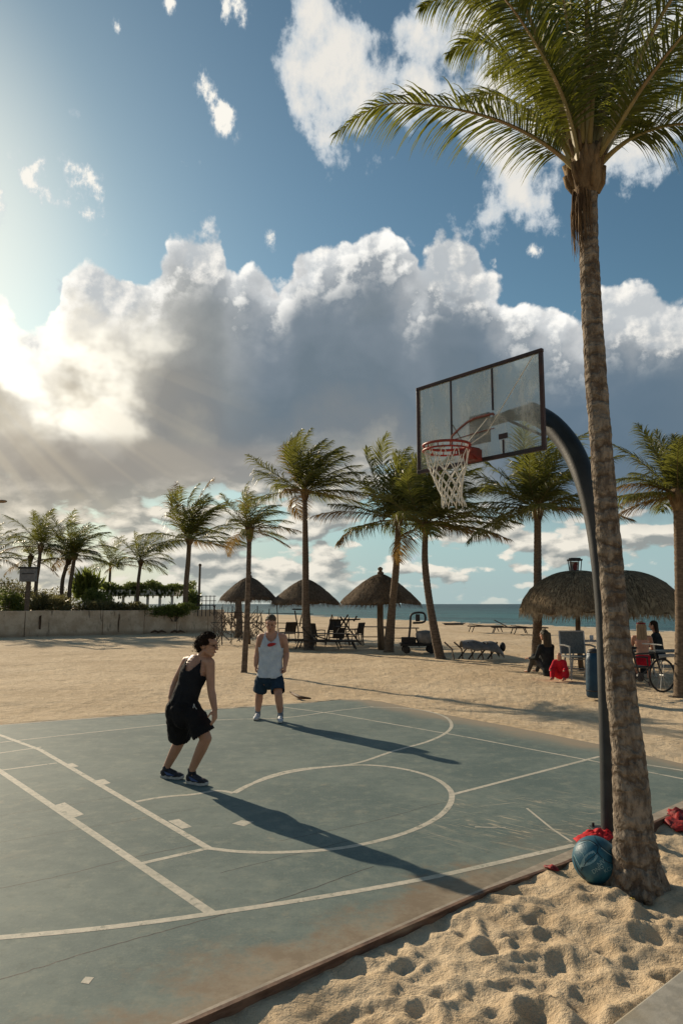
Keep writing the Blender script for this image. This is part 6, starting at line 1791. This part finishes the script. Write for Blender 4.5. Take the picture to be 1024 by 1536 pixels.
# hand cart with a bin
x, y = gpt(627, 980)
ct = empty('hand_cart', (x, y, 0), 'black hand cart with a squat bin and an upright handle left of the curved palm', 'cart')
s = MB(); s.box((x, y, .32), (1.35, .6, .10)); s.box((x - .35, y, .47), (.5, .5, .22)); s.build('cart_bed', m_rubber, ct, bevel=.02)
s = MB(); s.lathe([(.02, .36), (.30, .36), (.36, .5), (.37, .72), (.30, .80), (.02, .84)], c=(x + .28, y, 0), n=12, jit=.06); s.build('bin', m_greymetal, ct, smooth=True)
s = MB(); s.tube(roundp([Vector((x - .35, y, .4)), Vector((x - .28, y, 1.0)), Vector((x - .22, y, 1.42)), Vector((x + .22, y, 1.46)), Vector((x + .25, y, 1.15)), Vector((x - .18, y, 1.10))], 4), .04, n=7); s.build('handle', m_dark, ct, smooth=True)
s = MB(); s.box((x + .0, y, 1.29), (.16, .04, .26)); s.build('handle_pad', m_dark, ct, bevel=.01)
for dx_ in (-.45, .45):
    for dy_ in (-.3, .3):
        s = MB(); s.tube([(x + dx_, y + dy_ - .03, .14), (x + dx_, y + dy_ + .03, .14)], .14, n=14); s.build('wheel', m_rubber, ct)
# stacked folded frames under a dark sheet
x, y = gpt(712, 988)
sk = empty('folded_loungers', (x, y, 0), 'pile of folded lounger frames under a dark grey sheet, right of the curved palm', 'folded loungers')
s = MB(); n = 14; m_ = 8; vs = []
for i in range(n + 1):
    u = i / n
    for j in range(m_ + 1):
        w = j / m_ - .5
        vs.append((x - .45 + u * 1.35, y + w * .8, .62 - .10 * u + .03 * math.sin(u * 14 + j) - 1.1 * abs(w) ** 2 - (.22 * max(0, u - .85) / .15)))
s.add(vs, [(i * (m_ + 1) + j, (i + 1) * (m_ + 1) + j, (i + 1) * (m_ + 1) + j + 1, i * (m_ + 1) + j + 1) for i in range(n) for j in range(m_)])
o_ = s.build('sheet', m_greymetal, sk, smooth=True); q = o_.modifiers.new('s', 'SOLIDIFY'); q.thickness = .02
for i in range(9):
    xx = x - .75 + i * .16; s = MB(); l = .35 if i % 2 else -.28
    s.tube([Vector((xx, y - .34 + (i % 3) * .1, 0)), Vector((xx + l * .5 + .1, y - .2, .33)), Vector((xx + l, y - .15, .55))], .026, n=6); s.build('leg', m_woodd if i % 2 else m_wood, sk)
s = MB(); s.ell((x + .93, y, .38), (.10, .16, .16), 10, 8); s.tube([(x + .85, y, .45), (x + .95, y, .30), (x + .90, y, .18)], .03, n=6); s.build('rolled_end', m_dark, sk, smooth=True)

# right side: chairs, tables, bicycles, blue bag
x, y = gpt(868, 1018)
c_ = chair('grey sling garden chair standing behind the child in red', x, y, -1.5, m_alu, m_sling, sc_=1.25, back_tilt=.12)
x, y = gpt(900, 1012); table('grey topped table between the sling chair and the hoop pole', x, y, 0, 1.7, .7, .85, m_alu, legmat=m_alu)
x, y = gpt(988, 1022); table('long grey table in front of the blond woman', x, y, .0, 2.0, .8, .70, m_sling, legmat=m_alu)
x, y = gpt(952, 1014); table('low pale table left of the blond woman', x, y, .1, .8, .6, .62, m_white2, legmat=m_alu)
x, y = gpt(1010, 1030); chair('grey chair with a low back at the right end of the long grey table', x, y, 2.8, m_alu, m_sling, sc_=1.05)
x, y = gpt(948, 1028); chair('dark chair pushed against the table, just right of the ringed palm trunk', x, y, .4, m_dark, m_sling, sc_=1.0)
tt_ = G(896, 1012)
for i, dx_ in enumerate((-.15, .15)):
    s = MB(); s.lathe([(.001, 0), (.045, .002), (.05, .13), (.046, .13), (.04, .01)], c=(tt_.x + dx_, tt_.y - .1, .868), n=12)
    tag(s.build('cup', m_white2, smooth=True), ['white cup at the left on the grey topped table', 'white cup at the right on the grey topped table'][i], 'cup')
def bicycle(label, x, y, rz, col_m, sc_=1.0):
    o = empty('bicycle', (0, 0, 0), label, 'bicycle', 'bicycles parked by the tables')
    for wx in (-.50, .52):
        s = MB(); s.tube([(wx + math.cos(a) * .33, 0, .34 + math.sin(a) * .33) for a in (k * .2618 for k in range(24))], .022, n=7, closed=True)
        w = s.build('wheel', m_rubber, o, smooth=True)
        s = MB()
        for k in range(14): a = k * .4488; s.tube([(wx, (-1) ** k * .02, .34), (wx + math.cos(a) * .32, 0, .34 + math.sin(a) * .32)], .0035, n=3)
        s.tube([(wx, -.05, .34), (wx, .05, .34)], .025, n=8); sp = s.build('spokes', m_alu, None); sp.parent = w
    s = MB(); bb_ = (-.05, 0, .32); st_ = (-.20, 0, .78); hd1, hd2 = (.36, 0, .80), (.40, 0, .66)
    for a, b in ((bb_, st_), (st_, hd1), (bb_, hd2), ((-.50, 0, .34), bb_), ((-.50, 0, .34), st_), (hd1, hd2), (hd2, (.52, 0, .34))): s.tube([a, b], .018, n=6)
    s.build('bicycle_frame', col_m, o)
    s = MB(); s.tube([st_, (-.22, 0, .88)], .014, n=6); s.ell((-.22, 0, .91), (.13, .07, .035), 10, 6); s.build('saddle', m_rubber, o, smooth=True)
    s = MB(); s.tube([hd1, (.35, 0, .95)], .015, n=6); s.tube([(.30, -.27, .97), (.36, -.10, .97), (.36, .10, .97), (.30, .27, .97)], .014, n=6); s.build('handlebar', m_alu, o)
    s = MB(); s.tube([(-.05, -.02, .32), (-.05, .02, .32)], .09, n=14); s.tube([(-.05, -.05, .32), (.08, -.06, .22)], .010, n=5); s.tube([(.05, -.12, .22), (.11, -.04, .22)], .02, n=5); s.build('crank', m_dark, o)
    o.location = (x, y, 0); o.rotation_euler = (0, 0, rz); o.scale = (sc_,) * 3; return o
x, y = gpt(964, 1040); bicycle('dark bicycle leaning by the table, nearest the ringed palm trunk', x, y, .35, m_dark)
x, y = gpt(866, 962); bicycle('small far bicycle under the straw umbrella near the water', x, y, 1.2, m_woodd, .85)
m_bluebag = pmat('blue_vinyl', (0.010, 0.040, 0.075), (0.018, 0.060, 0.100), 5, rough=.45, bstr=.4, bdist=.03)
q = G(893, 1047); yq = q.y; kq = yq / 1084
s = MB(); cb = P(893, 1047, yq)
s.lathe([(.02, .0), (11 * kq, .01), (13 * kq, .05), (13 * kq, .33), (12 * kq, .72), (9.5 * kq, .86), (.02, .90)], c=(cb.x, cb.y, 0), n=24)
bg_ = empty('beach_bin', (cb.x, cb.y, 0), 'dark blue rounded bin standing on the sand just left of the hoop pole', 'bin')
s.build('bin_body', m_bluebag, bg_, smooth=True)
s = MB(); s.tube([(cb.x + math.cos(a) * 13.1 * kq, cb.y + math.sin(a) * 13.1 * kq, .14) for a in (k * .2618 for k in range(24))], .012, n=5, closed=True); s.build('bin_band', m_dark, bg_)
s = MB(); s.lathe([(.02, .88), (9.5 * kq, .855), (10 * kq, .875), (7.5 * kq, .915), (.02, .94)], c=(cb.x, cb.y, 0), n=24); s.build('bin_lid', m_dark, bg_, smooth=True)
# parasol / paddle behind the tables
q = G(980, 1012)
s = MB(); s.tube([Vector((q.x, q.y, 0)), P(980, 935, q.y)], .018, n=6); pd = empty('paddle', (q.x, q.y, 0), 'upright paddle with a dark blade behind the person in the dark jacket', 'paddle'); s.build('shaft', m_wood, pd)
s = MB(); b_ = P(981, 940, q.y); s.ell(b_, (.085, .02, .13), 12, 8); s.build('blade', m_bluebag, pd, smooth=True)
# litter at the foot of the far wall
m_litter = m_woodd
for i, px in enumerate((232, 242, 262, 270)):
    p = G(px, 950); s = MB(); s.tube([p + Vector((-.25, 0, .04)), p + Vector((0, .02, .14)), p + Vector((.3, 0, .05))], [.05, .08, .03], n=6)
    tag(s.build('driftwood', m_drift, smooth=True), 'dark lump of driftwood at the foot of the concrete wall', 'driftwood', 'driftwood lumps at the foot of the wall')
